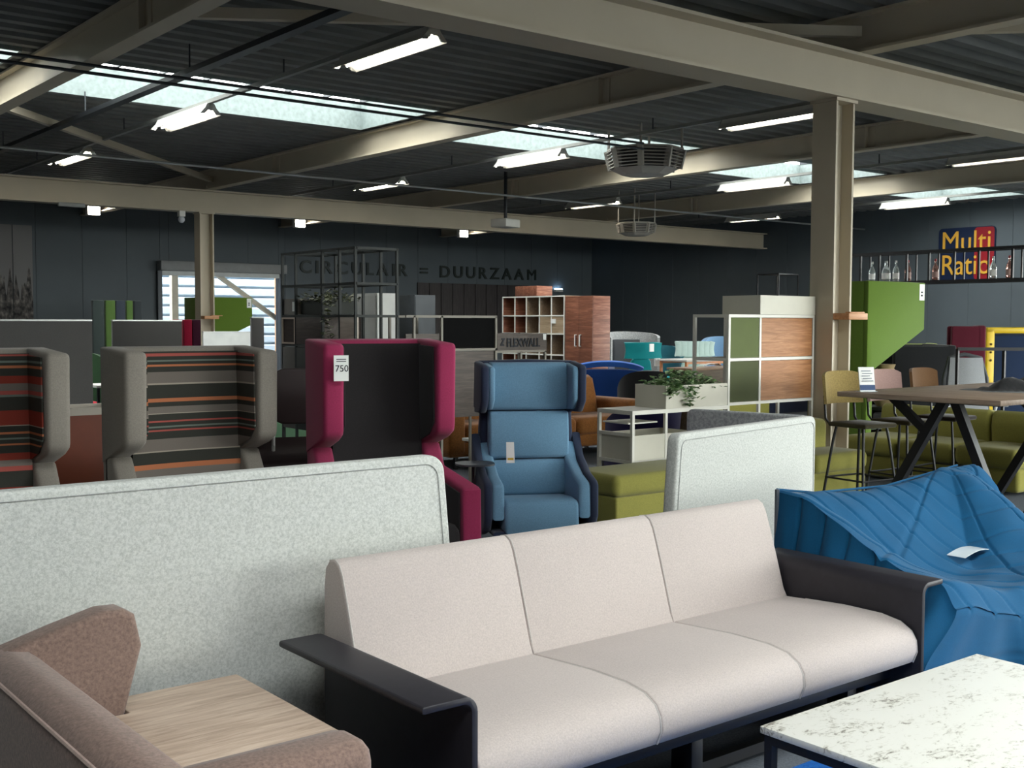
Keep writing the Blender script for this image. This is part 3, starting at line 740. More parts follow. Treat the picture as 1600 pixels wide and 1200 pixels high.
DK, TP, OR, PK, GN, CR, RD = '3b3b36', '776f68', 'b5714f', 'a8574f', '6f7870', 'a59b8c', '8a3b30'
def zz(y): return 1.66-y/943
seqA = [(118, TP), (150, CR), (155, DK), (190, PK), (205, DK), (225, GN), (235, DK), (250, OR), (262, DK), (290, TP), (352, CR), (360, DK), (435, OR), (455, DK), (480, TP), (515, CR), (521, DK), (555, PK), (566, DK), (585, GN), (594, DK), (605, PK), (615, DK), (655, TP), (720, CR), (726, DK), (790, OR), (820, TP), (860, DK), (930, PK), (945, DK), (1000, TP), (1060, DK), (1120, OR), (1135, DK), (1200, TP)]
seqB = [(118, TP), (150, DK), (183, PK), (192, DK), (215, GN), (225, DK), (240, OR), (252, DK), (290, RD), (330, TP), (365, PK), (386, GN), (396, DK), (465, RD), (538, CR), (543, DK), (572, OR), (582, DK), (600, GN), (610, DK), (630, OR), (640, DK), (680, RD), (715, TP), (745, PK), (770, DK), (850, RD), (900, DK), (960, OR), (975, DK), (1040, TP), (1100, RD), (1150, DK)]
def bands(seq):
    out = []
    for i, (y, c) in enumerate(seq):
        bot = seq[i+1][0] if i+1 < len(seq) else 1500
        out.append((max(0.0, zz(bot)), c))
    out.sort(); out[0] = (0.0, out[0][1]); return out
M_strA = stripes('striped_fabric_taupe', bands(seqA), 0, 1.56); M_strB = stripes('striped_fabric_red', bands(seqB), 0, 1.56)
M_taupe = fabric('taupe_wool', '8c857c', scale=160, bumps=.15, blot=.04)
def wing_chair(label, loc, rotz, shell, lining, seatm, group=None, top=1.5, W=.45):
    """faces local -y; wings at head height, arms below"""
    t = thing('wing_chair', label, 'armchair', loc, rotz, group)
    th = .12
    bp = [(.0, .3), (.03, .95), (.05, top-.06), (.07, top-.015), (.11, top), (.15, top-.015), (.17, top-.06), (.15, .9), (.12, .16), (.0, .16)]
    B().cushion(bp, 0, -W, W, .035).build('back_shell', shell, t, local=True, angle=60)
    for s in (-1, 1):
        wp = [(.14, top), (-.24, top-.022), (-.262, top-.05), (-.252, 1.0), (-.235, .965), (-.17, .93), (.13, .84)]
        x0, x1 = sorted((s*(W-th), s*(W+.008)))
        B().cushion(wp, 0, x0, x1, .028).build('wing', shell, t, local=True, angle=50)
        ip = [(.06, top-.035), (-.215, top-.045), (-.228, 1.03), (-.15, .95), (.06, .88)]
        xi = s*(W-th-.004); B().prism(ip, 0, min(xi, xi-s*.01), max(xi, xi-s*.01)).build('wing_lining', lining, t, local=True, bevel=.004)
        lp = [(.10, .90), (-.02, .88), (-.1, .75), (-.62, .68), (-.65, .66), (-.66, .18), (.1, .18)]
        x0, x1 = sorted((s*(W-th), s*W))
        B().cushion(lp, 0, x0, x1, .025).build('armrest', shell, t, local=True, angle=50)
        ap = [(.02, .72), (-.09, .72), (-.61, .645), (-.61, .2), (.02, .2)]
        xi = s*(W-th-.002); B().prism(ap, 0, min(xi, xi-s*.012), max(xi, xi-s*.012)).build('arm_lining', lining, t, local=True, bevel=.004)
    B().slab(lambda u, v: ((-1+2*u)*(W-th), -.012+.045*v+.03*(1-(2*u-1)**2), .36+(top-.03-.36)*v), 12, 10, -.02).build('back_lining', lining, t, local=True)
    B().cushion([(-.64, .22), (-.65, .4), (-.63, .44), (-.58, .46), (-.06, .44), (-.02, .4), (-.02, .22)], 0, -(W-th-.015), W-th-.015, .03).build('seat_cushion', seatm, t, local=True, angle=60)
    for x in (-.36, .36):
        for y in (-.56, .05): B().lathe([(.016, 0), (.022, .18)], (x, y, 0), 8).build('leg', M_black, t, local=True)
    return t
wing_chair('grey winged chair with orange, taupe and dark stripes inside', (2.70, 6.42, 0), 0, M_taupe, M_strA, M_strA)
wing_chair('grey winged chair with red and dark stripes, cut by the picture edge', (1.50, 6.42, 0), 0, M_taupe, M_strB, M_strB)
M_pink = fabric('raspberry_wool', '9a2f55', scale=170, bumps=.15, blot=.03)
M_blk = fabric('black_wool', '2b2829', scale=170, bumps=.15)
rc = wing_chair('raspberry red winged chair lined in black', (3.80, 6.10, 0), R(-12), M_pink, M_blk, M_blk, top=1.54, W=.415)
pt = thing('price_tag', 'white price tag on the raspberry winged chair', 'tag', (3.41, 5.87, 1.30), R(-12))
B().box(-.045, .045, -.003, 0, 0, .15).build('tag_card', M_paper, pt, local=True, smooth=False)
text('750', .055, M_ink, pt, (-.038, -.004, .055), (R(90), 0, 0), extrude=.0008, name='handwriting')
for k in range(2): B().box(-.03, .03, -.0035, -.003, .125-k*.012, .129-k*.012).build('printed_line', M_ink, pt, local=True, smooth=False)

# ------------------------------------------------------------------ blue pod chair
M_navy = fabric('navy_shell', '2b3449', scale=150, bumps=.1); M_blue = fabric('steel_blue_wool', '6a90ab', scale=150, bumps=.12, blot=.04)
t = thing('pod_chair', 'steel blue high-backed pod chair in a navy shell', 'armchair', (5.11, 6.2, 0), R(-27))
out = [(-.33, 1.375), (-.365, 1.36), (-.37, 1.05), (-.33, 1.0), (-.35, .7), (-.385, .5), (-.38, .36), (-.33, .26), (-.24, .205), (0, .195), (.24, .205), (.33, .26), (.38, .36), (.385, .5), (.35, .7), (.33, 1.0), (.37, 1.05), (.365, 1.36), (.33, 1.375), (0, 1.385)]
B().cushion(out, 1, .1, .2, .03).build('back_shell', M_navy, t, local=True, angle=50)
for s in (-1, 1):
    # head wings
    x0, x1 = sorted((s*.315, s*.372)); B().cushion([(.14, 1.372), (-.12, 1.35), (-.145, 1.32), (-.14, 1.10), (-.05, 1.02), (.14, 1.01)], 0, x0, x1, .02).build('wing_shell', M_navy, t, local=True, angle=50)
    x0, x1 = sorted((s*.27, s*.318)); B().cushion([(.1, 1.36), (-.115, 1.34), (-.135, 1.31), (-.13, 1.11), (-.05, 1.04), (.1, 1.03)], 0, x0, x1, .02).build('wing_pad', M_blue, t, local=True, angle=50)
    # arms
    x0, x1 = sorted((s*.335, s*.392)); B().cushion([(.14, .86), (.0, .72), (-.2, .62), (-.36, .585), (-.40, .55), (-.40, .34), (-.34, .25), (-.2, .205), (.14, .2)], 0, x0, x1, .022).build('arm_shell', M_navy, t, local=True, angle=50)
    x0, x1 = sorted((s*.255, s*.338)); B().cushion([(.1, .80), (-.02, .69), (-.2, .61), (-.36, .575), (-.395, .545), (-.395, .33), (.1, .3)], 0, x0, x1, .025).build('arm_pad', M_blue, t, local=True, angle=50)
B().cushion([(-.39, .235), (-.41, .3), (-.405, .42), (-.37, .455), (-.25, .46), (.08, .43), (.1, .24)], 0, -.256, .256, .03).build('seat_cushion', M_blue, t, local=True, angle=60)
B().cushion([(-.38, .215), (.14, .2), (.14, .24), (-.38, .25)], 0, -.33, .33, .02).build('base_shell', M_navy, t, local=True)
for z0, z1, n in ((1.03, 1.365, 'head_cushion'), (.69, 1.026, 'back_cushion'), (.43, .686, 'lumbar_cushion')):
    k = .285 if z0 < 1 else .275
    B().cushion([(.11, z0), (.02, z0+.004), (.0, z0+.03), (-.005, (z0+z1)/2), (.01, z1-.03), (.03, z1-.004), (.11, z1)], 0, -k, k, .018).build(n, M_blue, t, local=True, angle=60)
B().lathe([(.03, .03), (.03, .2)], (0, -.1, 0), 12).build('pedestal', M_black, t, local=True)
for k in range(4):
    a = R(45+90*k); B().bar((0, -.1, .03), (.32*math.cos(a), -.1+.32*math.sin(a), .015), .05, .025).build('star_foot', M_black, t, local=True)
tb = B().prism(rrect(-.56, -.3, -.36, -.12, .09, 5), 2, .688, .7).build('writing_tablet', plain('dark_laminate', '3d4045', rough=.35), t, local=True)
B().tube([(-.43, -.2, .69), (-.43, -.2, .5), (-.4, -.1, .42)], .015, 8).build('tablet_post', M_black, t, local=True)
pt = thing('swing_tag', 'white swing tag hanging at the blue pod chair tablet', 'tag', (4.78, 6.0, .705), R(-34))
B().prism([(-.028, 0), (.028, 0), (.022, .14), (-.03, .14)], 1, -.002, 0).build('tag_card', M_paper, pt, local=True, smooth=False)
B().box(-.02, .02, -.003, -.002, .02, .035).build('printed_band', plain('tag_yellow', 'd7b23a'), pt, local=True, smooth=False)

# ------------------------------------------------------------------ dark brown shell chair, rust cabinet, mint cabinet
M_dbrown = plain('dark_brown_shell', '2e2323', rough=.5, var=.08)
t = thing('shell_chair', 'dark brown shell chair half hidden by the raspberry winged chair', 'chair', (3.72, 6.98, 0), R(-20))
B().cushion(rrect(-.18, .22, .95, 1.33, .1, 5), 1, .02, .06, .015).build('backrest', M_dbrown, t, local=True, angle=50)
B().tube([(-.16, .04, .98), (-.16, .05, .8), (-.18, -.1, .73)], .012, 8).build('back_stay', M_silver, t, local=True)
B().cushion([(-.4, .62), (-.42, .70), (-.38, .76), (.1, .78), (.16, .85), (.2, .84), (.14, .6)], 0, -.36, .36, .04).build('seat', M_dbrown, t, local=True, angle=60)
B().lathe([(.2, 0), (.2, .02), (.03, .05), (.03, .62)], (0, -.1, 0), 16).build('pedestal', M_black, t, local=True)
M_rust = plain('rust_laminate', '7a3a22', rough=.45, var=.1)
t = thing('rust_cabinet', 'rust brown cabinet with cream trays between the striped chairs', 'cabinet', (2.55, 8.4, 0))
B().box(1.9, 3.0, 8.2, 8.65, .06, .98).build('body', M_rust, t, bevel=.005)
B().box(1.9, 3.0, 8.23, 8.62, 0, .06).build('plinth', M_black, t)
M_cream = plain('cream_edge', 'cfc6b8', rough=.5)
M_inner = plain('tray_inner', '57524a', rough=.7)
B().box(1.92, 2.98, 8.22, 8.63, .98, .985).build('tray_floor', M_inner, t)
for a in ((1.9, 3.0, 8.2, 8.215), (1.9, 3.0, 8.635, 8.65), (1.9, 1.915, 8.215, 8.635), (2.62, 2.635, 8.215, 8.635), (2.985, 3.0, 8.215, 8.635)): B().box(*a, .98, 1.03).build('tray_edge', M_cream, t, smooth=False)

# ------------------------------------------------------------------ white frame room divider
M_frame = plain('white_frame', 'dfdcd2', rough=.4, var=.03); M_panelc = plain('cream_panel', 'cfcbbc', rough=.5, var=.03)
M_teak = wood('teak_veneer', '8e5d39', 'a87248', 'bf8a5e', axis=0, scale=1.3); M_moss = plain('moss_panel', '57632f', rough=.7); M_moss2 = plain('dark_moss_panel', '434a20', rough=.7)
t = thing('room_divider', 'white frame divider with moss green and teak panels by the column', 'room divider', (8.3, 7.34, 0))
w = .028; ya, yb_ = 7.13, 7.55
def post(x, y, z0, z1): B().box(x, x+w, y, y+w, z0, z1).build('post', M_frame, t, smooth=False)
def railx(x0, x1, y, z): B().box(x0+w, x1, y, y+w, z-w, z).build('rail', M_frame, t, smooth=False)
def raily(x, z): B().box(x, x+w, ya+w, yb_, z-w, z).build('rail', M_frame, t, smooth=False)
for y in (ya, yb_):
    for x in (7.03, 7.44): post(x, y, 0, .87)
    for x in (8.27, 8.715, 9.532): post(x, y, 0, 1.725)
    railx(7.03, 7.44, y, .87); railx(7.44, 8.27, y, .87)
    for z in (.9, 1.315, 1.725): railx(8.27, 8.715, y, z); railx(8.715, 9.532, y, z)
for x in (7.03, 7.44): raily(x, .87)
for x in (7.03,): raily(x, .68); raily(x, .44); raily(x, .24); raily(x, .05)
for x in (8.27, 8.715, 9.532):
    for z in (.9, 1.315, 1.725): raily(x, z)
for y in (ya, yb_):
    for z in (.44, .05): railx(7.03, 7.44, y, z)
for (x0, x1, z0, z1, m) in ((8.298, 8.715, .9, 1.287, M_moss2), (8.298, 8.715, 1.315, 1.697, M_moss), (8.743, 9.532, .9, 1.287, M_teak), (8.743, 9.532, 1.315, 1.697, M_teak)):
    B().box(x0+.006, x1-.006, ya+.004, ya+.02, z0+.004, z1-.004).build('panel', m, t, smooth=False)
for (z0, z1) in ((.9, 1.287), (1.315, 1.697)): B().box(8.743, 9.532, yb_+.005, yb_+.02, z0, z1).build('panel', M_panelc, t, smooth=False)
B().box(7.03, 8.27, ya, yb_+w, .87, .878).build('shelf_top', M_frame, t, smooth=False)
B().box(7.08, 7.44, ya+.1, yb_+.01, .752, .764).build('inner_shelf', M_frame, t, smooth=False)
def open_box(name, parent, x0, x1, y0, y1, z0, z1, m, th=.012):
    b = B()
    b.box(x0, x1, y0, y1, z0, z0+th).box(x0, x1, y0, y0+th, z0+th, z1).box(x0, x1, y1-th, y1, z0+th, z1).box(x0, x0+th, y0+th, y1-th, z0+th, z1).box(x1-th, x1, y0+th, y1-th, z0+th, z1)
    return b.build(name, m, parent, smooth=False)
open_box('drawer_box', t, 7.06, 7.83, ya+.004, yb_+.02, .44, .66, M_panelc)
open_box('drawer_box', t, 7.06, 7.44, ya+.004, yb_+.02, .05, .225, M_panelc)
o = open_box('storage_box', None, 8.718, 9.565, ya-.002, 7.6, 1.727, 1.91, M_panelc); tag(o, 'cream box on top of the room divider', 'box')
# planter with trailing plant
pl = thing('planter_box', 'cream planter box with trailing green plant on the divider', 'planter', (7.86, 7.33, .878))
open_box('planter', pl, 7.445, 8.265, ya+.002, 7.52, .879, 1.085, M_panelc)
B().box(7.46, 8.25, ya+.015, 7.505, 1.03, 1.045).build('soil', plain('soil', '3a2e25', rough=1), pl)
def leaves(name, parent, pts, size, mats, seed, droop=.3):
    rnd = random.Random(seed); b = [B() for _ in mats]
    for p in pts:
        p = Vector(p); a = rnd.uniform(0, 6.28); el = rnd.uniform(-.6, .7); l = size*rnd.uniform(.7, 1.3)
        d = Vector((math.cos(a)*math.cos(el), math.sin(a)*math.cos(el), math.sin(el)-droop*.3)).normalized(); sd = d.cross(Vector((rnd.uniform(-.3, .3), rnd.uniform(-.3, .3), 1))).normalized()*l*.36
        up = sd.cross(d).normalized()*l*.1
        q = rnd.randrange(len(mats))
        b[q].add([p, p+d*l*.45+sd+up, p+d*l, p+d*l*.45-sd+up, p+d*l*.5], [(0, 1, 4), (1, 2, 4), (2, 3, 4), (3, 0, 4)])
    for q, m in zip(b, mats):
        if q.v: o = q.build(name, m, parent, smooth=False); o['kind'] = 'stuff'
GL = [plain('leaf_green', '71925a', rough=.5, var=.2), plain('leaf_pale', 'a7bd8f', rough=.5, var=.2), plain('leaf_dark', '4b6a40', rough=.5, var=.2)]
rnd = random.Random(4); P = []
for i in range(520):
    x = rnd.uniform(7.5, 8.2); k = math.sin((x-7.45)/.8*math.pi); P.append((x, rnd.uniform(7.14, 7.5), 1.05+rnd.random()*.16*max(.2, k)))
for sx_, n, dz in ((7.50, 34, .10), (7.60, 20, .06), (7.70, 44, .22), (7.78, 26, .15), (7.45, 22, .12)):
    for i in range(n): P.append((sx_+rnd.uniform(-.05, .05), 7.12-rnd.uniform(0, .05), 1.1-dz*i/n+rnd.uniform(-.02, .02)))
leaves('foliage', pl, P, .06, GL, 9)
# wire cube on the box
o = None
wc = thing('wire_cube', 'open black wire cube standing on the cream box', 'decoration', (9.25, 7.4, 1.91))
cx0, cx1, cy0, cy1, cz0, cz1 = 9.1, 9.4, 7.22, 7.48, 1.911, 2.125
for x in (cx0, cx1):
    for y in (cy0, cy1): B().bar((x, y, cz0), (x, y, cz1), .01).build('upright', M_black, wc, smooth=False)
for z in (cz0+.005, cz1):
    for y in (cy0, cy1): B().bar((cx0, y, z), (cx1, y, z), .01).build('rail', M_black, wc, smooth=False)
    for x in (cx0, cx1): B().bar((x, cy0, z), (x, cy1, z), .01).build('rail', M_black, wc, smooth=False)
B().box(cx0, cx1, cy0, cy1, cz1, cz1+.008).build('shelf', M_darkmetal, wc, smooth=False)

# ------------------------------------------------------------------ olive modular seating
M_olive = fabric('olive_wool', '84803f', scale=140, bumps=.12, blot=.05)
def softbox(b, x0, x1, y0, y1, z0, z1, r=.05):
    return b.cushion(rrect(y0, y1, z0, z1, min(r, (z1-z0)*.45), 4), 0, x0, x1, r)
t = thing('olive_bench', 'olive green upholstered bench peeping out behind the folded felt screen', 'bench', (6.9, 6.75, 0))
softbox(B(), 6.2, 7.75, 6.46, 7.06, .27, .45, .06).build('seat_cushion', M_olive, t, angle=60)
softbox(B(), 6.215, 7.735, 6.475, 7.05, .03, .275, .02).build('base', M_olive, t, angle=60)
t = thing('olive_sofa', 'olive green low sofa in front of the column and divider', 'sofa', (8.6, 6.7, 0))
for x0, x1 in ((7.82, 8.62), (8.63, 9.43)):
    softbox(B(), x0, x1, 6.38, 6.86, .27, .45, .06).build('seat_cushion', M_olive, t, angle=60)
    softbox(B(), x0, x1, 6.84, 7.05, .3, .72, .07).build('back_cushion', M_olive, t, angle=60)
softbox(B(), 7.83, 9.42, 6.4, 7.03, .03, .28, .03).build('base', M_olive, t, angle=60)
t = thing('olive_corner_sofa', 'olive green sofa seen behind the high table', 'sofa', (11.2, 6.3, 0))
for y0, y1 in ((5.5, 6.15), (6.16, 6.8), (6.81, 7.45)):
    B().cushion(rrect(10.5, 11.25, .25, .45, .07, 4), 1, y0, y1, .06).build('seat_cushion', M_olive, t, angle=60)
    B().cushion([(11.2, .4), (11.18, .6), (11.2, .72), (11.25, .76), (11.35, .75), (11.4, .7), (11.4, .3), (11.2, .3)], 1, y0, y1, .05).build('back_cushion', M_olive, t, angle=60)
B().cushion(rrect(10.55, 11.4, .03, .26, .04, 3), 1, 5.5, 7.45, .04).build('base', M_olive, t, angle=60)
softbox(B(), 10.9, 11.42, 5.22, 5.48, .03, .74, .05).build('armrest', M_olive, t, angle=60)

# ------------------------------------------------------------------ high table with stools
M_ash = wood('grey_oak', '7d6a5c', '96816f', 'ac9885', axis=1, scale=1.2)
t = thing('high_table', 'grey oak high table on splayed black legs', 'table', (9.2, 5.0, 0))
B().box(8.0, 10.6, 4.32, 5.73, 1.045, 1.085).build('table_top', M_ash, t, bevel=.004)
for x in (8.32, 10.2):
    B().bar((x, 5.55, 0), (x, 4.95, 1.045), .07, .07).build('leg', M_black, t, smooth=False)
    B().bar((x, 4.4, 0), (x, 4.86, 1.045), .07, .07).build('leg', M_black, t, smooth=False)
    B().bar((x, 5.1, .78), (x, 5.42, 1.045), .06, .06).build('strut', M_black, t, smooth=False)
    B().box(x-.04, x+.04, 4.45, 5.6, 1.02, 1.045).build('cross_rail', M_black, t, smooth=False)
def stool(label, loc, rotz, backm, seatm):
    t = thing('bar_stool', label, 'stool', loc, rotz, 'bar stools at the high table')
    B().slab(lambda u, v: (.27*math.sin((u-.5)*2.0)*1.05, .25-.16*(1-math.cos((u-.5)*2.0))*.9+.03*v, .93+.29*v*(1-.12*(2*u-1)**4)), 14, 6, .025).build('backrest', backm, t, local=True)
    B().cushion(rrect(-.21, .21, .735, .775, .018, 3), 1, -.22, .2, .018).build('seat', seatm, t, local=True)
    for sx_ in (-1, 1):
        B().tube([(sx_*.19, .26, 1.0), (sx_*.19, .24, .8), (sx_*.18, .19, .74)], .011, 8).build('back_stay', M_black, t, local=True)
        for sy in (-1, 1):
            B().tube([(sx_*.15, sy*.15, .735), (sx_*.17, sy*.17, .6), (sx_*.235, sy*.235, 0)], .012, 8).build('leg', M_black, t, local=True)
        B().tube([(sx_*.21, -.21, .28), (sx_*.21, .21, .28)], .009, 6).build('foot_rail', M_black, t, local=True)
    for sy in (-1, 1): B().tube([(-.21, sy*.21, .28), (.21, sy*.21, .28)], .009, 6).build('foot_rail', M_black, t, local=True)
    return t
M_seat = fabric('dark_olive_seat', '453f2c'); 
stool('bar stool with mustard wool back at the table corner', (8.74, 6.0, 0), R(-6), fabric('mustard_tweed', '8f7b4a', var=.25, scale=110), M_seat)
stool('bar stool with dusty pink back, behind the mustard stool', (9.36, 5.98, 0), R(-4), fabric('dusty_pink', '9c7f78'), M_seat)
stool('bar stool with brown back, standing farther along the high table', (10.05, 5.98, 0), R(3), fabric('tobacco', '5b4026'), fabric('dark_brown_seat', '2c2420'))
stool('bar stool with grey shell at the near side, cut by the picture edge', (8.35, 4.02, 0), R(195), fabric('stool_grey', '77777a'), fabric('stool_grey', '77777a'))
# sign stand, bag
sgn = thing('table_sign', 'small upright white card sign with a blue band on the high table', 'sign', (8.2, 5.58, 1.085), R(-25))
B().prism([(-.01, 0), (.0, 0), (.035, .2), (.025, .2)], 0, -.07, .07).build('card', M_paper, sgn, local=True, smooth=False)
B().prism([(-.012, .012), (-.002, .012), (.006, .055), (-.004, .055)], 0, -.068, .068).build('blue_band', plain('sign_blue', '27456f'), sgn, local=True, smooth=False)
for k in range(5): B().prism([(-.0085+.006*k, .085+.02*k), (-.0075+.006*k, .085+.02*k), (-.0062+.006*k, .092+.02*k), (-.0072+.006*k, .092+.02*k)], 0, -.05+.008*(k % 2), .05-.012*(k % 3)).build('printed_line', plain('grey_ink', '8d939b'), sgn, local=True, smooth=False)
B().box(-.075, .075, -.03, .05, -.0, .004).build('foot', plain('clear_acrylic', 'cfd6d8', rough=.1), sgn, local=True, smooth=False)
o = B().grid(lambda u, v: (9.0+1.2*u+.05*math.sin(v*9), 4.55+.7*v+.06*math.sin(u*8), 1.0+(.18*math.sin(min(1, max(0, u))*math.pi)**.6*math.sin(v*math.pi)**.6)*(1+.25*math.sin(u*21+v*7)+.2*math.sin(v*17))), 30, 18)
o = o.build('folded_coat', fabric('black_cloth', '1b1b1d', bumps=.3), angle=80); ident(o, (9.6, 4.9, 1.085))
for v in o.data.vertices: v.co.z = max(v.co.z, .001)
tag(o, 'crumpled black coat lying on the high table', 'coat')
# ------------------------------------------------------------------ black steel rack and low display run
M_rack = plain('graphite_frame', '2c302e', rough=.6, metal=.0)
M_gwood = wood('grey_brown_oak', '3f3631', '51463f', '63574e', axis=0, scale=1.2)
M_dwood = wood('dark_oak_inner', '2a211b', '382c24', '46382e', axis=1)
t = thing('steel_rack', 'tall open graphite steel rack with boxes and a planter', 'rack', (5.5, 9.4, 0))
RX, RY = (5.3, 5.73), (8.75, 9.02, 9.33, 9.84, 10.11)
def rb(name, a, b_, m=M_rack, w=.022): B().bar(a, b_, w).build(name, m, t, smooth=False)
for x in RX:
    for y in RY: rb('post', (x, y, 0), (x, y, 2.3))
    for z in (2.29, 1.98, 1.695, 1.42): rb('rail', (x, RY[0], z), (x, RY[-1], z))
for y in RY:
    for z in (2.29, 1.98, 1.695): rb('cross_rail', (RX[0], y, z), (RX[1], y, z))
M_gbox = plain('warm_grey_box', '7d7871', rough=.6); M_dbox = plain('black_green_box', '23271f', rough=.6)
def box_t(name, label, cat, x0, x1, y0, y1, z0, z1, m, bevel=.006):
    o = B().box(x0, x1, y0, y1, z0, z1).build(name, m, bevel=bevel); ident(o, ((x0+x1)/2, (y0+y1)/2, z0)); return tag(o, label, cat)
open_box('storage_box', t, 5.305, 5.72, 9.855, 10.1, 1.71, 1.86, M_gbox)
B().box(5.296, 5.299, 9.86, 9.91, 1.74, 1.83).build('label_card', M_paper, t, smooth=False)
cb = open_box('cubby', t, 5.3, 5.72, 9.85, 10.1, 1.43, 1.68, M_dwood)
for a in ((9.845, 10.105, 1.43, 1.445), (9.845, 10.105, 1.667, 1.682), (9.845, 9.86, 1.445, 1.667), (10.09, 10.105, 1.445, 1.667)): B().box(5.285, 5.3, a[0], a[1], a[2], a[3]).build('front_edge', plain('beige_edge', 'c4b2a2'), cb, smooth=False)
B().box(5.29, 5.72, 9.345, 9.83, 1.43, 1.685).build('drawer', wood('smoked_oak', '3c332f', '4d423c', '5e524a', axis=1), t, bevel=.004)
B().box(5.292, 5.34, 8.765, 9.01, 1.47, 1.685).build('drawer', wood('bleached_oak', 'b7a596', 'c9b9aa', 'd6c8bb', axis=1), t, bevel=.004)
B().box(5.29, 5.72, 9.85, 10.1, .62, 1.40).build('locker', plain('locker_grey', '57534e'), t, bevel=.006)
B().box(5.29, 5.72, 9.345, 9.83, .62, 1.40).build('locker', plain('locker_black', '22241f'), t, bevel=.006)
pl = thing('rack_planter', 'dark planter box with bushy plant inside the steel rack', 'planter', (5.5, 9.58, 1.71))
open_box('planter', pl, 5.335, 5.69, 9.37, 9.805, 1.712, 1.84, M_dbox)
rnd = random.Random(8); P = [(rnd.uniform(5.32, 5.7), rnd.uniform(9.33, 9.83), 1.82+abs(rnd.gauss(0, .05))) for _ in range(330)]
for i in range(70): P.append((5.31+rnd.uniform(-.03, .03), 9.27+rnd.uniform(-.04, .04), 1.9-.42*i/70))
leaves('foliage', pl, P, .05, [plain('leaf_olive', '59613a', var=.25), plain('leaf_deep_olive', '333a22', var=.25), plain('leaf_silver', 'b3b59c', var=.2)], 5)  # three leaf tones, dealt out at random

for q in (t, pl): q.location.x -= .07   # RACKSHIFT
M_bfr = plain('putty_frame', '8d877b', rough=.5)
t = thing('modular_divider', 'low frame display divider with a black panel and grey oak boards', 'room divider', (6.4, 8.95, 0))
def db(name, a, b_, w=.022): B().bar(a, b_, w).build(name, M_bfr, t, smooth=False)
for y in (8.76, 9.17):
    for x in (5.85, 6.155, 6.79): db('post', (x, y, 0), (x, y, 1.70))
    db('rail', (5.76, y, 1.695), (6.8, y, 1.695)); db('rail', (6.155, y, 1.385), (6.8, y, 1.385)); db('rail', (6.8, y, 1.36), (7.42, y, 1.36))
    for x in (7.1, 7.41): db('post', (x, y, 0), (x, y, 1.36))
B().box(6.17, 6.775, 8.765, 8.785, 1.4, 1.682).build('black_panel', plain('black_glass', '0b0b0c', rough=.8, spec=.1), t, smooth=False)
B().box(6.17, 6.775, 8.765, 8.785, .75, 1.37).build('board', M_gwood, t, smooth=False)
B().box(5.765, 6.14, 8.765, 8.785, 1.40, 1.535).build('board', M_gwood, t, smooth=False)
B().box(5.765, 6.14, 8.765, 8.785, .75, 1.395).build('board', M_gwood, t, smooth=False)
B().box(6.83, 7.08, 9.155, 9.165, .9, 1.33).build('back_board', plain('tray_inner', '57524a'), t, smooth=False)
fx = thing('lettered_crate', 'grey oak crate lettered FLEXWALL on the display divider', 'crate', (7.1, 8.95, 1.372))
open_box('crate', fx, 6.8, 7.42, 8.745, 9.18, 1.372, 1.535, M_gwood, .015)
o, w = text('FLEXWALL', .115, M_ink, fx, (-.19, -.212, .035), (R(90), 0, 0), extrude=.002, name='lettering', offset=.003); o.scale.x = .42/w
B().prism([(6.835, 1.415), (6.885, 1.415), (6.875, 1.435), (6.86, 1.435), (6.89, 1.48), (6.89, 1.49), (6.845, 1.49), (6.85, 1.472), (6.865, 1.472), (6.835, 1.43)], 1, 8.741, 8.745).build('emblem', M_ink, fx, smooth=False)
B().box(7.37, 7.41, 8.74, 8.745, 1.47, 1.53).build('price_label', M_paper, fx, smooth=False)

# cabinets behind the rack
M_lgrey = plain('light_grey_laminate', '8f908c', rough=.5); M_lwhite = plain('white_laminate', 'd4d6d2', rough=.4)
t = thing('tall_cabinet', 'tall light grey cabinet with white side behind the steel rack', 'cabinet', (7.6, 12.2, 0))
B().box(7.47, 7.73, 12.0, 12.6, .05, 1.99).build('body', M_lgrey, t, bevel=.004); B().box(7.47, 7.73, 11.985, 12.0, .05, 1.99).build('white_side', M_lwhite, t); B().box(7.5, 7.7, 12.03, 12.57, 0, .05).build('plinth', M_black, t)
for q in range(2): B().box(7.455, 7.47, 12.01+q*.295, 12.295+q*.295, .07, 1.97).build('door', M_lgrey, t, bevel=.003)
for x0, y0, lb, c, h in ((10.4, 16.9, 'black tall cabinet beside the plank samples', '1d1f21', 2.08), (11.5, 17.2, 'dark grey tall cabinet before the plank samples', '3b3f42', 2.12)):
    t = thing('tall_cabinet', lb, 'cabinet', (x0+.3, y0+.3, 0)); m = plain('lam_'+c, c)
    B().box(x0, x0+.45, y0, y0+.5, .05, h).build('body', m, t, bevel=.004); B().box(x0+.02, x0+.43, y0+.02, y0+.48, 0, .05).build('plinth', M_black, t)
    B().box(x0+.01, x0+.44, y0-.014, y0-.001, .07, h-.02).build('door', m, t, bevel=.003); B().box(x0+.38, x0+.395, y0-.034, y0-.014, 1.0, 1.2).build('handle', M_silver, t)

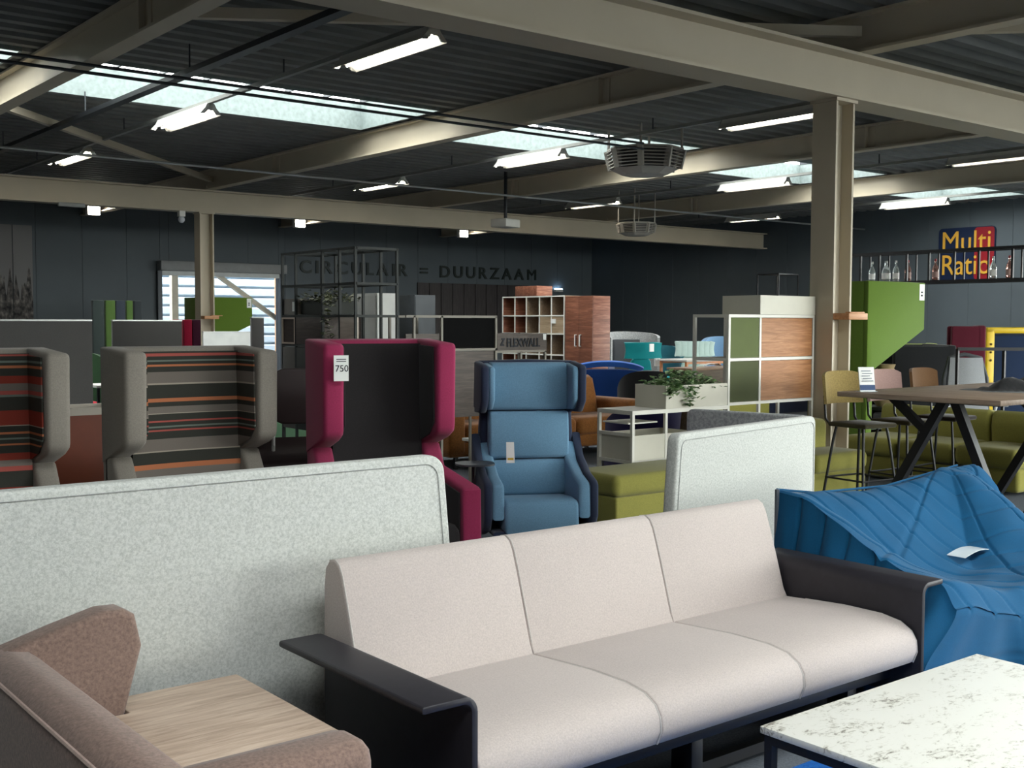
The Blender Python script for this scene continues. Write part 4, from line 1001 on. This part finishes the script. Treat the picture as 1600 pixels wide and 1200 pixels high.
# walnut shelving and wardrobe
M_walnut = wood('walnut', '5b3526', '754836', '94624b', axis=1, scale=1.0); M_walnutx = wood('walnut_side', '6b4030', '8a5643', 'ad7860', axis=0, scale=1.0); M_olight = wood('light_oak_inner', '7d6a55', '94806a', 'a8947d', axis=1)
t = thing('wardrobe', 'walnut wardrobe with two pale handles', 'wardrobe', (13.8, 15.16, 0))
B().box(13.62, 14.02, 14.8, 15.52, .05, 2.105).build('body', M_walnutx, t, bevel=.003); B().box(13.64, 14.0, 14.82, 15.5, 0, .05).build('plinth', M_black, t)
for y0, y1, hy in ((14.803, 15.158, 15.10), (15.162, 15.517, 15.22)):
    d = B().box(13.6, 13.62, y0, y1, .06, 2.1).build('door', M_walnut, t, bevel=.002)
    B().tube([(13.6, hy, 1.42), (13.565, hy, 1.42), (13.565, hy, 1.22), (13.6, hy, 1.22)], .012, 6).build('handle', M_white, d)
t = thing('cube_shelving', 'white-edged walnut cube shelving beside the wardrobe', 'shelf', (13.8, 16.4, 0))
e = .02
cols = [15.56, 15.91, 16.25, 16.63, 16.97, 17.34]; rows = [.06, .68, 1.05, 1.43, 1.76, 2.11]
B().box(13.98, 14.0, 15.55, 17.34, .05, 2.12).build('back_board', M_olight, t, smooth=False)
for z in rows:
    q = B().box(13.612, 13.98, 15.55, 17.34, z-.012, z+.012).build('shelf_board', M_olight, t, smooth=False); B().box(13.6, 13.612, 15.55, 17.34, z-.012, z+.012).build('front_edge', M_white, q, smooth=False)
for k, y in enumerate(cols):
    q = B().box(13.617, 13.98, y-.012, y+.012, .06, 2.11).build('upright', M_olight if k < 4 else M_walnutx, t, smooth=False); B().box(13.605, 13.617, y-.012, y+.012, .06, 2.11).build('front_edge', M_white, q, smooth=False)
B().box(13.61, 13.63, 15.575, 16.23, 1.445, 1.745).build('door', wood('light_oak_door', '8f7a60', 'a58f74', 'b7a287', axis=1), t, smooth=False)
for y0, y1, z0, z1 in ((16.985, 17.325, 1.775, 2.095), (16.985, 17.325, 1.445, 1.745), (16.645, 16.955, 1.445, 1.745), (16.645, 16.955, 1.775, 2.095)): B().box(13.9, 13.975, y0, y1, z0, z1).build('back_panel', M_walnut, t, smooth=False)
o = box_t('wooden_box', 'walnut box standing on the cube shelving', 'box', 13.6, 13.98, 16.32, 16.95, 2.124, 2.31, M_walnutx)
o = box_t('price_card', 'white price card clipped to the cube shelving door', 'card', 13.585, 13.605, 15.78, 15.9, 1.62, 1.7, M_paper, 0)

# ------------------------------------------------------------------ cognac sofa, white coffee table
M_cognac = fabric('cognac_chenille', '8c5a2c', var=.25, scale=70, bumps=.3, blot=.15)
t = thing('cognac_sofa', 'cognac brown sofa half hidden behind the blue pod chair', 'sofa', (8.9, 10.8, 0))
softbox(B(), 7.35, 10.35, 10.3, 11.3, .14, .3, .04).build('base', M_cognac, t, angle=60)
for x0, x1 in ((7.58, 8.36), (8.37, 9.23), (9.24, 10.1)):
    softbox(B(), x0, x1, 10.28, 11.0, .28, .5, .07).build('seat_cushion', M_cognac, t, angle=60)
    B().cushion([(10.86, .48), (10.88, .7), (10.95, .93), (11.02, .97), (11.12, .95), (11.18, .88), (11.2, .48)], 0, x0, x1, .06).build('back_cushion', M_cognac, t, angle=60)
for x0, x1 in ((7.33, 7.57), (10.11, 10.4)): softbox(B(), x0, x1, 10.28, 11.3, .16, .68, .06).build('armrest', M_cognac, t, angle=60)
softbox(B(), 7.4, 10.3, 11.18, 11.34, .2, .8, .05).build('back_frame', M_cognac, t, angle=60)
for x in (7.5, 10.2):
    for y in (10.4, 11.2): B().box(x-.02, x+.02, y-.02, y+.02, 0, .15).build('leg', M_black, t)
t = thing('low_table', 'low grey-white table before the cognac sofa', 'table', (7.8, 9.6, 0))
B().prism(rrect(7.2, 8.4, 9.3, 9.9, .05), 2, .385, .41).build('table_top', plain('grey_white_top', 'b5b2ad'), t)
for x in (7.35, 8.25):
    for y in (9.4, 9.8): B().bar((x, y, 0), (x, y, .385), .025).build('leg', M_black, t)

# ------------------------------------------------------------------ far lounge chairs
def tub(label, loc, rotz, m, w=1.1, h=.98, name='tub_chair', cat='armchair', m2=None):
    t = thing(name, label, cat, loc, rotz)
    B().slab(lambda u, v: (w/2*math.sin((u-.5)*3.4)*(1+.06*v), .42-.75*(1-math.cos((u-.5)*3.4))*.62+.08*v, .12+(h-.12)*v*(1-.28*abs(2*u-1)**3)), 22, 6, -.1).build('back_shell', m, t, local=True, angle=60)
    B().cushion(rrect(-.3, .32, .2, .44, .07, 3), 0, -w/2+.12, w/2-.12, .06).build('seat_cushion', m2 or m, t, local=True, angle=60)
    for x in (-.3, .3):
        for y in (-.25, .3): B().box(x-.02, x+.02, y-.02, y+.02, 0, .2).build('leg', M_black, t, local=True)
    return t
M_royal = fabric('royal_blue', '2f63b5'); M_dblue = fabric('deep_blue', '12397a')
t = tub('deep blue rounded loveseat with lighter blue rim, seen from behind', (12.45, 13.2, 0), R(139), M_dblue, 1.25, .92, 'loveseat', 'sofa', M_royal)
B().slab(lambda u, v: (.6*math.sin((u-.5)*2.4), .40-.42*(1-math.cos((u-.5)*2.4))+.16*(v-.5), .93+.11*math.sin(u*math.pi)+.02*math.sin(v*math.pi)), 16, 4, .08).build('head_roll', M_royal, t, local=True)
for (x, y, z, lb) in ((12.85, 12.55, 1.03, 'white tag on top of the blue loveseat'), (12.25, 12.95, .965, 'white tag on the side of the blue loveseat')):
    o = B().box(x, x+.12, y, y+.02, z-.06, z+.06).build('price_tag', M_paper); ident(o, (x+.06, y+.01, z)); tag(o, lb, 'tag')
tub('black rounded chair before the wooden counter', (11.2, 11.2, 0), R(150), fabric('black_chair', '141416'), .62, 1.0)
# teal chair and mint chair with rolled head rests
def roll_chair(label, loc, rotz, m, pleats=False):
    t = thing('headrest_chair', label, 'armchair', loc, rotz, 'chairs with rolled headrests')
    B().slab(lambda u, v: ((u-.5)*.72*(1-.08*math.sin(v*3.1)), .2-.12*math.cos((u-.5)*2.4)+(.008*math.sin(u*44) if pleats else 0), .98+.3*v), 24 if not pleats else 60, 6, -.1).build('headrest', m, t, local=True, angle=70)
    B().cushion([(-.2, .4), (-.24, .7), (-.2, .93), (-.12, 1.02), (.12, 1.02), (.2, .93), (.24, .7), (.2, .4)], 1, .12, .22, .04).build('backrest', m, t, local=True, angle=60)
    B().cushion(rrect(-.4, .2, .3, .46, .06, 3), 0, -.34, .34, .06).build('seat_cushion', m, t, local=True, angle=60)
    for s_ in (-1, 1): B().cushion(rrect(-.35, .2, .28, .66, .06, 3), 0, min(s_*.34, s_*.44), max(s_*.34, s_*.44), .04).build('armrest', m, t, local=True, angle=60)
    for x in (-.3, .3):
        for y in (-.3, .15): B().bar((x, y, 0), (x, y, .3), .03).build('leg', M_silver, t, local=True)
    return t
roll_chair('teal chair with rolled headrest in front of the grey hood', (15.0, 14.9, 0), R(-15), fabric('teal', '057c80'))
roll_chair('pale mint chair with pleated headrest', (16.8, 15.35, 0), R(-38), fabric('mint', 'b9cfc8'), True)
o = B().box(14.82, 14.92, 14.6, 14.62, 1.12, 1.26).build('price_tag', M_paper); ident(o, (14.87, 14.61, 1.19)); tag(o, 'white tag on the teal chair headrest', 'tag')
t = thing('hood_chair', 'grey felt hood chair against the dark wall', 'armchair', (16.2, 16.5, 0), R(-20))
B().slab(lambda u, v: (.58*math.sin((u-.5)*4.0), .35-.75*(1-math.cos((u-.5)*4.0))*.55, .0+1.46*v-.12*abs(2*u-1)**2*v), 26, 8, -.05).build('hood', felt('hood_felt', '7c7e7f', '929494', 'a5a6a5'), t, local=True)
B().cushion(rrect(-.4, .25, .25, .45, .06, 3), 0, -.4, .4, .05).build('seat_cushion', fabric('hood_seat', '3b3d40'), t, local=True)
B().cushion([(.16, .42), (.16, 1.2), (.2, 1.3), (.26, 1.3), (.28, .42)], 0, -.3, .3, .04).build('backrest', fabric('hood_seat', '3b3d40'), t, local=True)
tub('dusty blue rounded chair seen through the divider frame', (18.4, 16.0, 0), R(-40), fabric('dusty_blue', '6b8cab'), .9, 1.35)
tub('dark teal rounded chair between the teal and mint chairs', (17.7, 17.0, 0), R(-40), fabric('dark_teal', '245a66'), .8, 1.15)
tub('navy chair beneath the planter of the divider', (8.6, 8.6, 0), R(160), fabric('aubergine', '25204a'), .75, .8)
# paper-strewn table with orange legs, wooden counter
t = thing('display_table', 'white-topped table with orange legs strewn with papers', 'table', (13.2, 12.0, 0))
B().box(12.7, 14.1, 11.75, 12.35, 1.06, 1.09).build('table_top', M_white, t, bevel=.004)
M_or = plain('orange_enamel', 'd98a52', rough=.4)
for x in (12.73, 14.05):
    for y in (11.78, 12.3): B().bar((x, y, 0), (x, y, 1.06), .035).build('leg', M_or, t, smooth=False)
for y in (11.78, 12.3): B().bar((12.73, y, 1.04), (14.05, y, 1.04), .03).build('rail', M_or, t, smooth=False)
t = thing('wooden_counter', 'grey-brown wooden counter behind the planter', 'counter', (12.0, 10.9, 0))
B().box(11.55, 12.7, 10.6, 11.0, .06, 1.0).build('body', wood('counter_wood', '5f5046', '71614f', '83725f', axis=0), t, bevel=.004); B().box(11.6, 12.65, 10.63, 10.97, 0, .06).build('plinth', M_black, t); B().box(11.52, 12.73, 10.57, 11.03, 1.0, 1.03).build('counter_top', wood('counter_top', '8c6f5a', 'a5866e', 'b89a82', axis=0), t, bevel=.003)
for i, (x, y) in enumerate(((11.95, 10.7), (12.2, 10.78), (12.45, 10.72))):
    o = B().slab(lambda u, v: (x+.2*u, y+.14*v, 1.054+.02*math.sin(u*3+i)), 4, 2, -.002).build('brochure', M_paper); ident(o, (x+.1, y+.07, 1.03)); tag(o, ['white brochure at the planter end of the wooden counter', 'white brochure in the middle of the wooden counter', 'white brochure at the far end of the wooden counter'][i], 'brochure', 'brochures on the counter')

# ------------------------------------------------------------------ side of the roller door
def partition(label, x0, x1, y, h, m, d=.05):
    t = thing('partition_screen', label, 'screen', ((x0+x1)/2, y, 0))
    B().box(x0, x1, y, y+d, .05, h-.015).build('panel', m, t, bevel=.01); B().box(x0, x1, y-.004, y+d+.004, h-.015, h).build('top_trim', M_silver, t)
    for x in (x0+.1, x1-.1): B().box(x-.03, x+.03, y-.18, y+.22, 0, .05).build('foot', M_black, t)
M_part = fabric('graphite_cloth', '5f5d5c', bumps=.08)
partition('grey cloth partition nearest the picture edge', 2.2, 3.7, 11.0, 1.655, M_part)
partition('grey cloth partition before the green acoustic panels', 4.6, 5.42, 13.0, 1.655, M_part)
partition('narrow grey cloth partition beside the steel rack', 6.79, 6.97, 14.0, 1.70, M_part)
partition('white low partition before the green pod at the door', 8.3, 9.25, 19.0, 1.46, plain('white_laminate', 'd4d6d2'))
for x0, x1, c, lb in ((5.44, 5.545, '8f1230', 'bright red upright panel beside the grey partition'), (5.55, 5.65, '3d1428', 'dark maroon upright panel beside the grey partition')):
    o = box_t('upright_panel', lb, 'panel', x0, x1, 13.0, 13.35, 0, 1.66, fabric('cloth_'+c, c), .01)
gc = ['2a3230', '3f5626', '2a3038', '405828', '252a2c']
for i, (x0, x1) in enumerate(((6.07, 6.24), (6.27, 6.42), (6.43, 6.58), (6.6, 6.7), (6.72, 6.84))):
    t = thing('acoustic_panel', ['dark acoustic panel, first of the five before the dark wall', 'green acoustic panel, the wider of two', 'dark acoustic panel between the two green ones', 'green acoustic panel, the narrower of two', 'dark acoustic panel, last of the five'][i], 'panel', ((x0+x1)/2, 18, 0), group='standing acoustic panels')
    B().box(x0, x1, 18.0, 18.1, .03, 1.96).build('panel', fabric('panel_'+gc[i], gc[i]), t, bevel=.015); B().box(x0, x1, 17.9, 18.2, 0, .03).build('foot', M_black, t)
# black handrail by the rack
t = thing('railing', 'short black railing between the partition and the rack', 'railing', (6.9, 12.9, 0))
for z in (1.71, 1.36): B().bar((6.66, 12.9, z), (7.15, 12.9, z), .03).build('rail', M_black, t)
for x in (6.68, 7.13): B().bar((x, 12.9, 0), (x, 12.9, 1.71), .03).build('post', M_black, t)
# small table group, mint cabinet
t = thing('white_side_table', 'small white table on black legs behind the partition', 'table', (4.95, 14.1, 0))
B().box(4.7, 5.2, 13.85, 14.35, .84, .87).build('table_top', M_white, t, bevel=.004)
for x in (4.73, 5.17):
    for y in (13.88, 14.32): B().bar((x, y, 0), (x, y, .84), .03).build('leg', M_black, t)
o = B().cushion(rrect(4.75, 5.05, .28, .62, .08, 4), 1, 14.6, 14.95, .06).box(4.8, 5.0, 14.65, 14.9, 0, .3).build('red_stool', fabric('red_cloth', 'b3202f')); ident(o, (4.9, 14.78, 0)); tag(o, 'red stool behind the small white table', 'stool')
tub('dark green rounded chair behind the partitions', (5.25, 15.9, 0), 0, fabric('forest', '2f4a2f'), .8, 1.2)
t = thing('mint_cabinet', 'low mint green cabinet with a white top, beside the shell chair', 'cabinet', (7.6, 14.6, 0))
B().box(7.2, 8.3, 14.2, 14.7, .04, .46).build('body', plain('mint_lacquer', '8fbf93', rough=.5), t, bevel=.004); B().box(7.22, 8.28, 14.22, 14.68, 0, .04).build('plinth', M_black, t); B().box(7.19, 8.31, 14.19, 14.71, .46, .52).build('top', M_white, t, bevel=.004)
# green pods
M_green = fabric('grass_green_felt', '5a7428', scale=120, bumps=.1, blot=.03)
def pod(label, x0, y0, L=1.2, top=2.15, dep=.85):
    t = thing('listening_pod', label, 'pod chair', (x0+.3, y0+.4, 0), group='green pods')
    side = [(x0, .08), (x0, top), (x0+L, top), (x0+L, top-.58), (x0+.12, top-1.07), (x0+.12, .08)]
    for y in (y0, y0+dep-.06): B().prism(side, 1, y, y+.06).build('side_panel', M_green, t, bevel=.012)
    B().box(x0-.002, x0+.06, y0+.06, y0+dep-.06, .08, top-.004).build('back_panel', M_green, t, bevel=.006)
    B().box(x0+.06, x0+L-.01, y0+.06, y0+dep-.06, top-.06, top-.003).build('roof_panel', M_green, t, bevel=.006)
    B().box(x0+.06, x0+.5, y0+.06, y0+dep-.06, .36, .46).build('seat', fabric('pod_seat', '2c3a1c'), t, bevel=.02)
    B().box(x0+.01, x0+.5, y0+.02, y0+dep-.02, 0, .08).build('plinth', M_black, t)
    tg = B().box(x0+L-.13, x0+L-.02, y0-.004, y0-.001, top-.22, top-.02).build('price_tag', M_paper, t, smooth=False)
    for k in range(2): B().box(x0+L-.1, x0+L-.06, y0-.006, y0-.004, top-.13-k*.04, top-.11-k*.04).build('printed_line', M_ink, tg, smooth=False)
pod('grass green pod with slanted side panels behind the near column', 11.8, 8.04)
pod('grass green pod with slanted side panels before the roller door', 10.12, 23.3)

# ------------------------------------------------------------------ bottles on the hanging bar rack, far seats by the sign
t = thing('bar_rack', 'long black bar rack carrying glass bottles', 'rack', (18.15, 11, 0))
for x in (18.0, 18.3):
    for z in (2.88, 2.35): B().bar((x, 8.0, z), (x, 13.0, z), .05).build('rail', M_black, t, smooth=False)
    for y in (8.1, 9.58, 10.16, 10.6, 11.07, 11.5, 12.05, 12.44): B().bar((x, y, 2.35), (x, y, 2.88), .035 if x < 18.1 else .025).build('upright', M_black, t, smooth=False)
    for y in (8.02, 12.98): B().bar((x, y, 0), (x, y, 2.9), .05).build('post', M_black, t, smooth=False)
B().box(18.0, 18.3, 8.0, 13.0, 2.375, 2.385).build('shelf', M_black, t, smooth=False)
def glass(name, tint, rough=.08):
    m, nt, b = base(name); b.inputs['Base Color'].default_value = srgb(tint); b.inputs['Roughness'].default_value = rough; b.inputs['Transmission Weight'].default_value = .75; b.inputs['IOR'].default_value = 1.3
    return m
GB = [glass('clear_bottle', 'dfe6e4'), glass('rose_bottle', 'b98f84')]
bt = [(1355, 0), (1377, 0), (1393, 0), (1412, 1), (1455, 1), (1545, 0), (1570, 1)]
by = [12.30, 12.01, 11.81, 11.57, 11.04, 9.99, 9.71]
bn = ['clear bottle nearest the column on the bar rack', 'stout clear bottle, second from the column', 'clear bottle, third from the column', 'rose tinted bottle, fourth from the column', 'rose tinted bottle just before the sign edge', 'clear bottle in front of the sign', 'rose tinted bottle just past the sign']
for i, (y, (_, g)) in enumerate(zip(by, bt)):
    r = .075 if i == 1 else .055
    b_ = thing('bottle', bn[i], 'bottle', (18.15, y, 2.386), group='bottles on the bar rack')
    B().lathe([(r*.9, 0), (r, .02), (r, .19), (r*.75, .24), (r*.32, .28), (r*.3, .33)], (0, 0, 0), 12).build('glass_body', GB[g], b_, local=True)
    B().lathe([(r*.36, .33), (r*.36, .37)], (0, 0, 0), 10).build('cap', plain('cap_red' if g else 'cap_grey', '8b2f35' if g else 'b8bcbb'), b_, local=True)
    B().lathe([(r*1.02, .05), (r*1.02, .15)], (0, 0, 0), 12).build('paper_label', plain('label_rose', 'a98a82') if g else M_paper, b_, local=True)
def highbox(name, label, cat, x, y, rot, w, d, h, m, seat=.45):
    t = thing(name, label, cat, (x, y, 0), rot)
    B().cushion(rrect(d/2-.12, d/2, .08, h, .03, 3), 0, -w/2, w/2, .03).build('back', m, t, local=True)
    for s_ in (-1, 1): B().cushion([(-d/2, .08), (-d/2, seat+.2), (-.05, seat+.25), (d/2-.12, h-.03), (d/2-.06, h-.02), (d/2-.06, .08)] if h < 1.2 else rrect(-d/2, d/2-.06, .08, h-.01, .03, 3), 0, min(s_*w/2, s_*(w/2-.08)), max(s_*w/2, s_*(w/2-.08)), .02).build('side', m, t, local=True)
    B().cushion(rrect(-d/2+.02, d/2-.12, seat-.16, seat, .04, 3), 0, -w/2+.09, w/2-.09, .03).build('seat_cushion', m, t, local=True)
    for x_ in (-w/2+.08, w/2-.08):
        for y_ in (-d/2+.08, d/2-.08): B().box(x_-.02, x_+.02, y_-.02, y_+.02, 0, .09).build('leg', M_black, t, local=True)
    return t
M_charcoal = fabric('charcoal_cloth', '1c1d1f')
highbox('high_sofa', 'black high-backed sofa below the green pod', 'sofa', 13.55, 8.55, R(-128), .95, .8, 1.37, M_charcoal)
highbox('high_chair', 'maroon high-backed chair below the square sign', 'armchair', 14.95, 8.6, R(-140), .4, .45, 1.62, fabric('maroon', '5a1c2b'))
t = thing('yellow_frame_booth', 'yellow framed booth with navy cushions at the picture edge', 'booth', (16.75, 8.95, 0), R(-38))
M_y = plain('yellow_lacquer', 'e0bd16', rough=.4)
B().box(-.45, -.33, -.3, .3, 0, 1.58).build('frame_side', M_y, t, local=True, bevel=.02); B().box(.9, 1.02, -.3, .3, 0, 1.58).build('frame_side', M_y, t, local=True, bevel=.02); B().box(-.45, 1.02, -.3, .3, 1.5, 1.59).build('frame_top', M_y, t, local=True, bevel=.02)
for x0, x1, m in ((-.32, .25, fabric('navy_cushion', '1c2b45')), (.26, .89, fabric('sky_cushion', '3d6689'))): B().cushion(rrect(-.2, .2, .1, 1.49, .05, 3), 0, x0, x1, .05).build('cushion', m, t, local=True)
for k in range(3): B().ball((-.39, -.31, 1.1+.12*k), .018).build('button', plain('button_dark', '6b5a12'), t, local=True)
# office chair with grey mesh back
t = thing('office_chair', 'grey and dark office chair behind the high table', 'office chair', (12.62, 7.15, 0), R(-35))
B().slab(lambda u, v: ((u-.5)*.5*(1-.25*v), .22-.08*math.cos((u-.5)*2)+.05*v, .62+.62*v), 12, 8, -.03).build('back_pad', fabric('mesh_grey', '8d8f92'), t, local=True)
B().tube([(-.27, .2, .62), (-.26, .22, 1.0), (-.19, .24, 1.24), (0, .25, 1.28), (.19, .24, 1.24), (.26, .22, 1.0), (.27, .2, .62)], .025, 8).build('back_frame', plain('chair_dark', '3c3e41'), t, local=True)
B().cushion(rrect(-.25, .25, .45, .53, .035, 3), 0, -.25, .25, .04).build('seat', plain('chair_dark', '3c3e41'), t, local=True)
B().lathe([(.03, .1), (.03, .45)], (0, 0, 0), 10).build('column', M_silver, t, local=True)
for k in range(5):
    a = R(72*k+10); f = B().bar((0, 0, .1), (.3*math.cos(a), .3*math.sin(a), .07), .05, .03).build('star_arm', M_black, t, local=True); B().ball((.3*math.cos(a), .3*math.sin(a), .035), .035, 8, 6).build('castor', M_black, t, local=True)
for s_ in (-1, 1): B().tube([(s_*.26, .05, .5), (s_*.3, .02, .72), (s_*.3, -.18, .74)], .018, 8).build('armrest', plain('chair_light', 'c5c8ca'), t, local=True)
# railing by the picture edge
t = thing('railing', 'black metal railing behind the high table at the picture edge', 'railing', (12.2, 6.2, 0))
for z in (1.37, .2): B().bar((11.62, 6.78, z), (12.75, 5.8, z), .035).build('rail', M_black, t, smooth=False)
for k in range(4):
    u = k/3; B().bar((11.62+1.13*u, 6.78-.98*u, 0), (11.62+1.13*u, 6.78-.98*u, 1.37), .03).build('post', M_black, t, smooth=False)
# gold vase, small coloured seats
o = B().lathe([(.1, 0), (.17, .1), (.2, .25), (.15, .4), (.1, .47), (.12, .52)], (12.5, 8.25, .62), 18).build('gold_vase', plain('brushed_gold', 'a8946f', rough=.55, metal=.3)); ident(o, (12.5, 8.25, .62)); tag(o, 'brushed gold vase under the slanted pod edge', 'vase')
t = thing('black_side_table', 'black side table carrying the gold vase', 'table', (12.5, 8.25, 0)); B().lathe([(.26, .58), (.26, .62)], (0, 0, 0), 20).build('table_top', M_black, t, local=True); B().lathe([(.18, 0), (.18, .02), (.02, .03), (.02, .58)], (0, 0, 0), 14).build('pedestal', M_black, t, local=True)
highbox('red_chair', 'small red chair beside the black high-backed sofa', 'armchair', 14.75, 9.35, R(-140), .4, .5, 1.1, fabric('scarlet', 'a3241f'))
highbox('lime_chair', 'lime green chair behind the small red chair', 'armchair', 15.6, 9.75, R(-140), .5, .5, 1.35, fabric('lime', '94a34a'))

# low seats under and beyond the divider
def low_sofa(label, x0, x1, y0, y1, m, h=.75):
    t = thing('low_sofa', label, 'sofa', ((x0+x1)/2, (y0+y1)/2, 0))
    softbox(B(), x0, x1, y0, y1, .08, .42, .06).build('seat', m, t, angle=60); softbox(B(), x0, x1, y1-.22, y1, .4, h, .07).build('back', m, t, angle=60)
    for x in (x0+.1, x1-.1):
        for y in (y0+.1, y1-.1): B().box(x-.03, x+.03, y-.03, y+.03, 0, .09).build('leg', M_black, t)
low_sofa('olive low sofa glimpsed under the teak panels', 10.2, 11.35, 8.55, 9.3, M_olive, .78)
low_sofa('navy low sofa glimpsed under the divider end', 11.6, 13.4, 9.3, 10.1, fabric('navy_low', '1b2238'), .85)
low_sofa('charcoal low sofa standing far under the divider', 14.3, 16.4, 11.0, 11.9, M_charcoal, .85)
low_sofa('dark grey low sofa below the bottles', 14.0, 15.8, 6.0, 6.9, fabric('grey_low', '3c3e42'), .8)
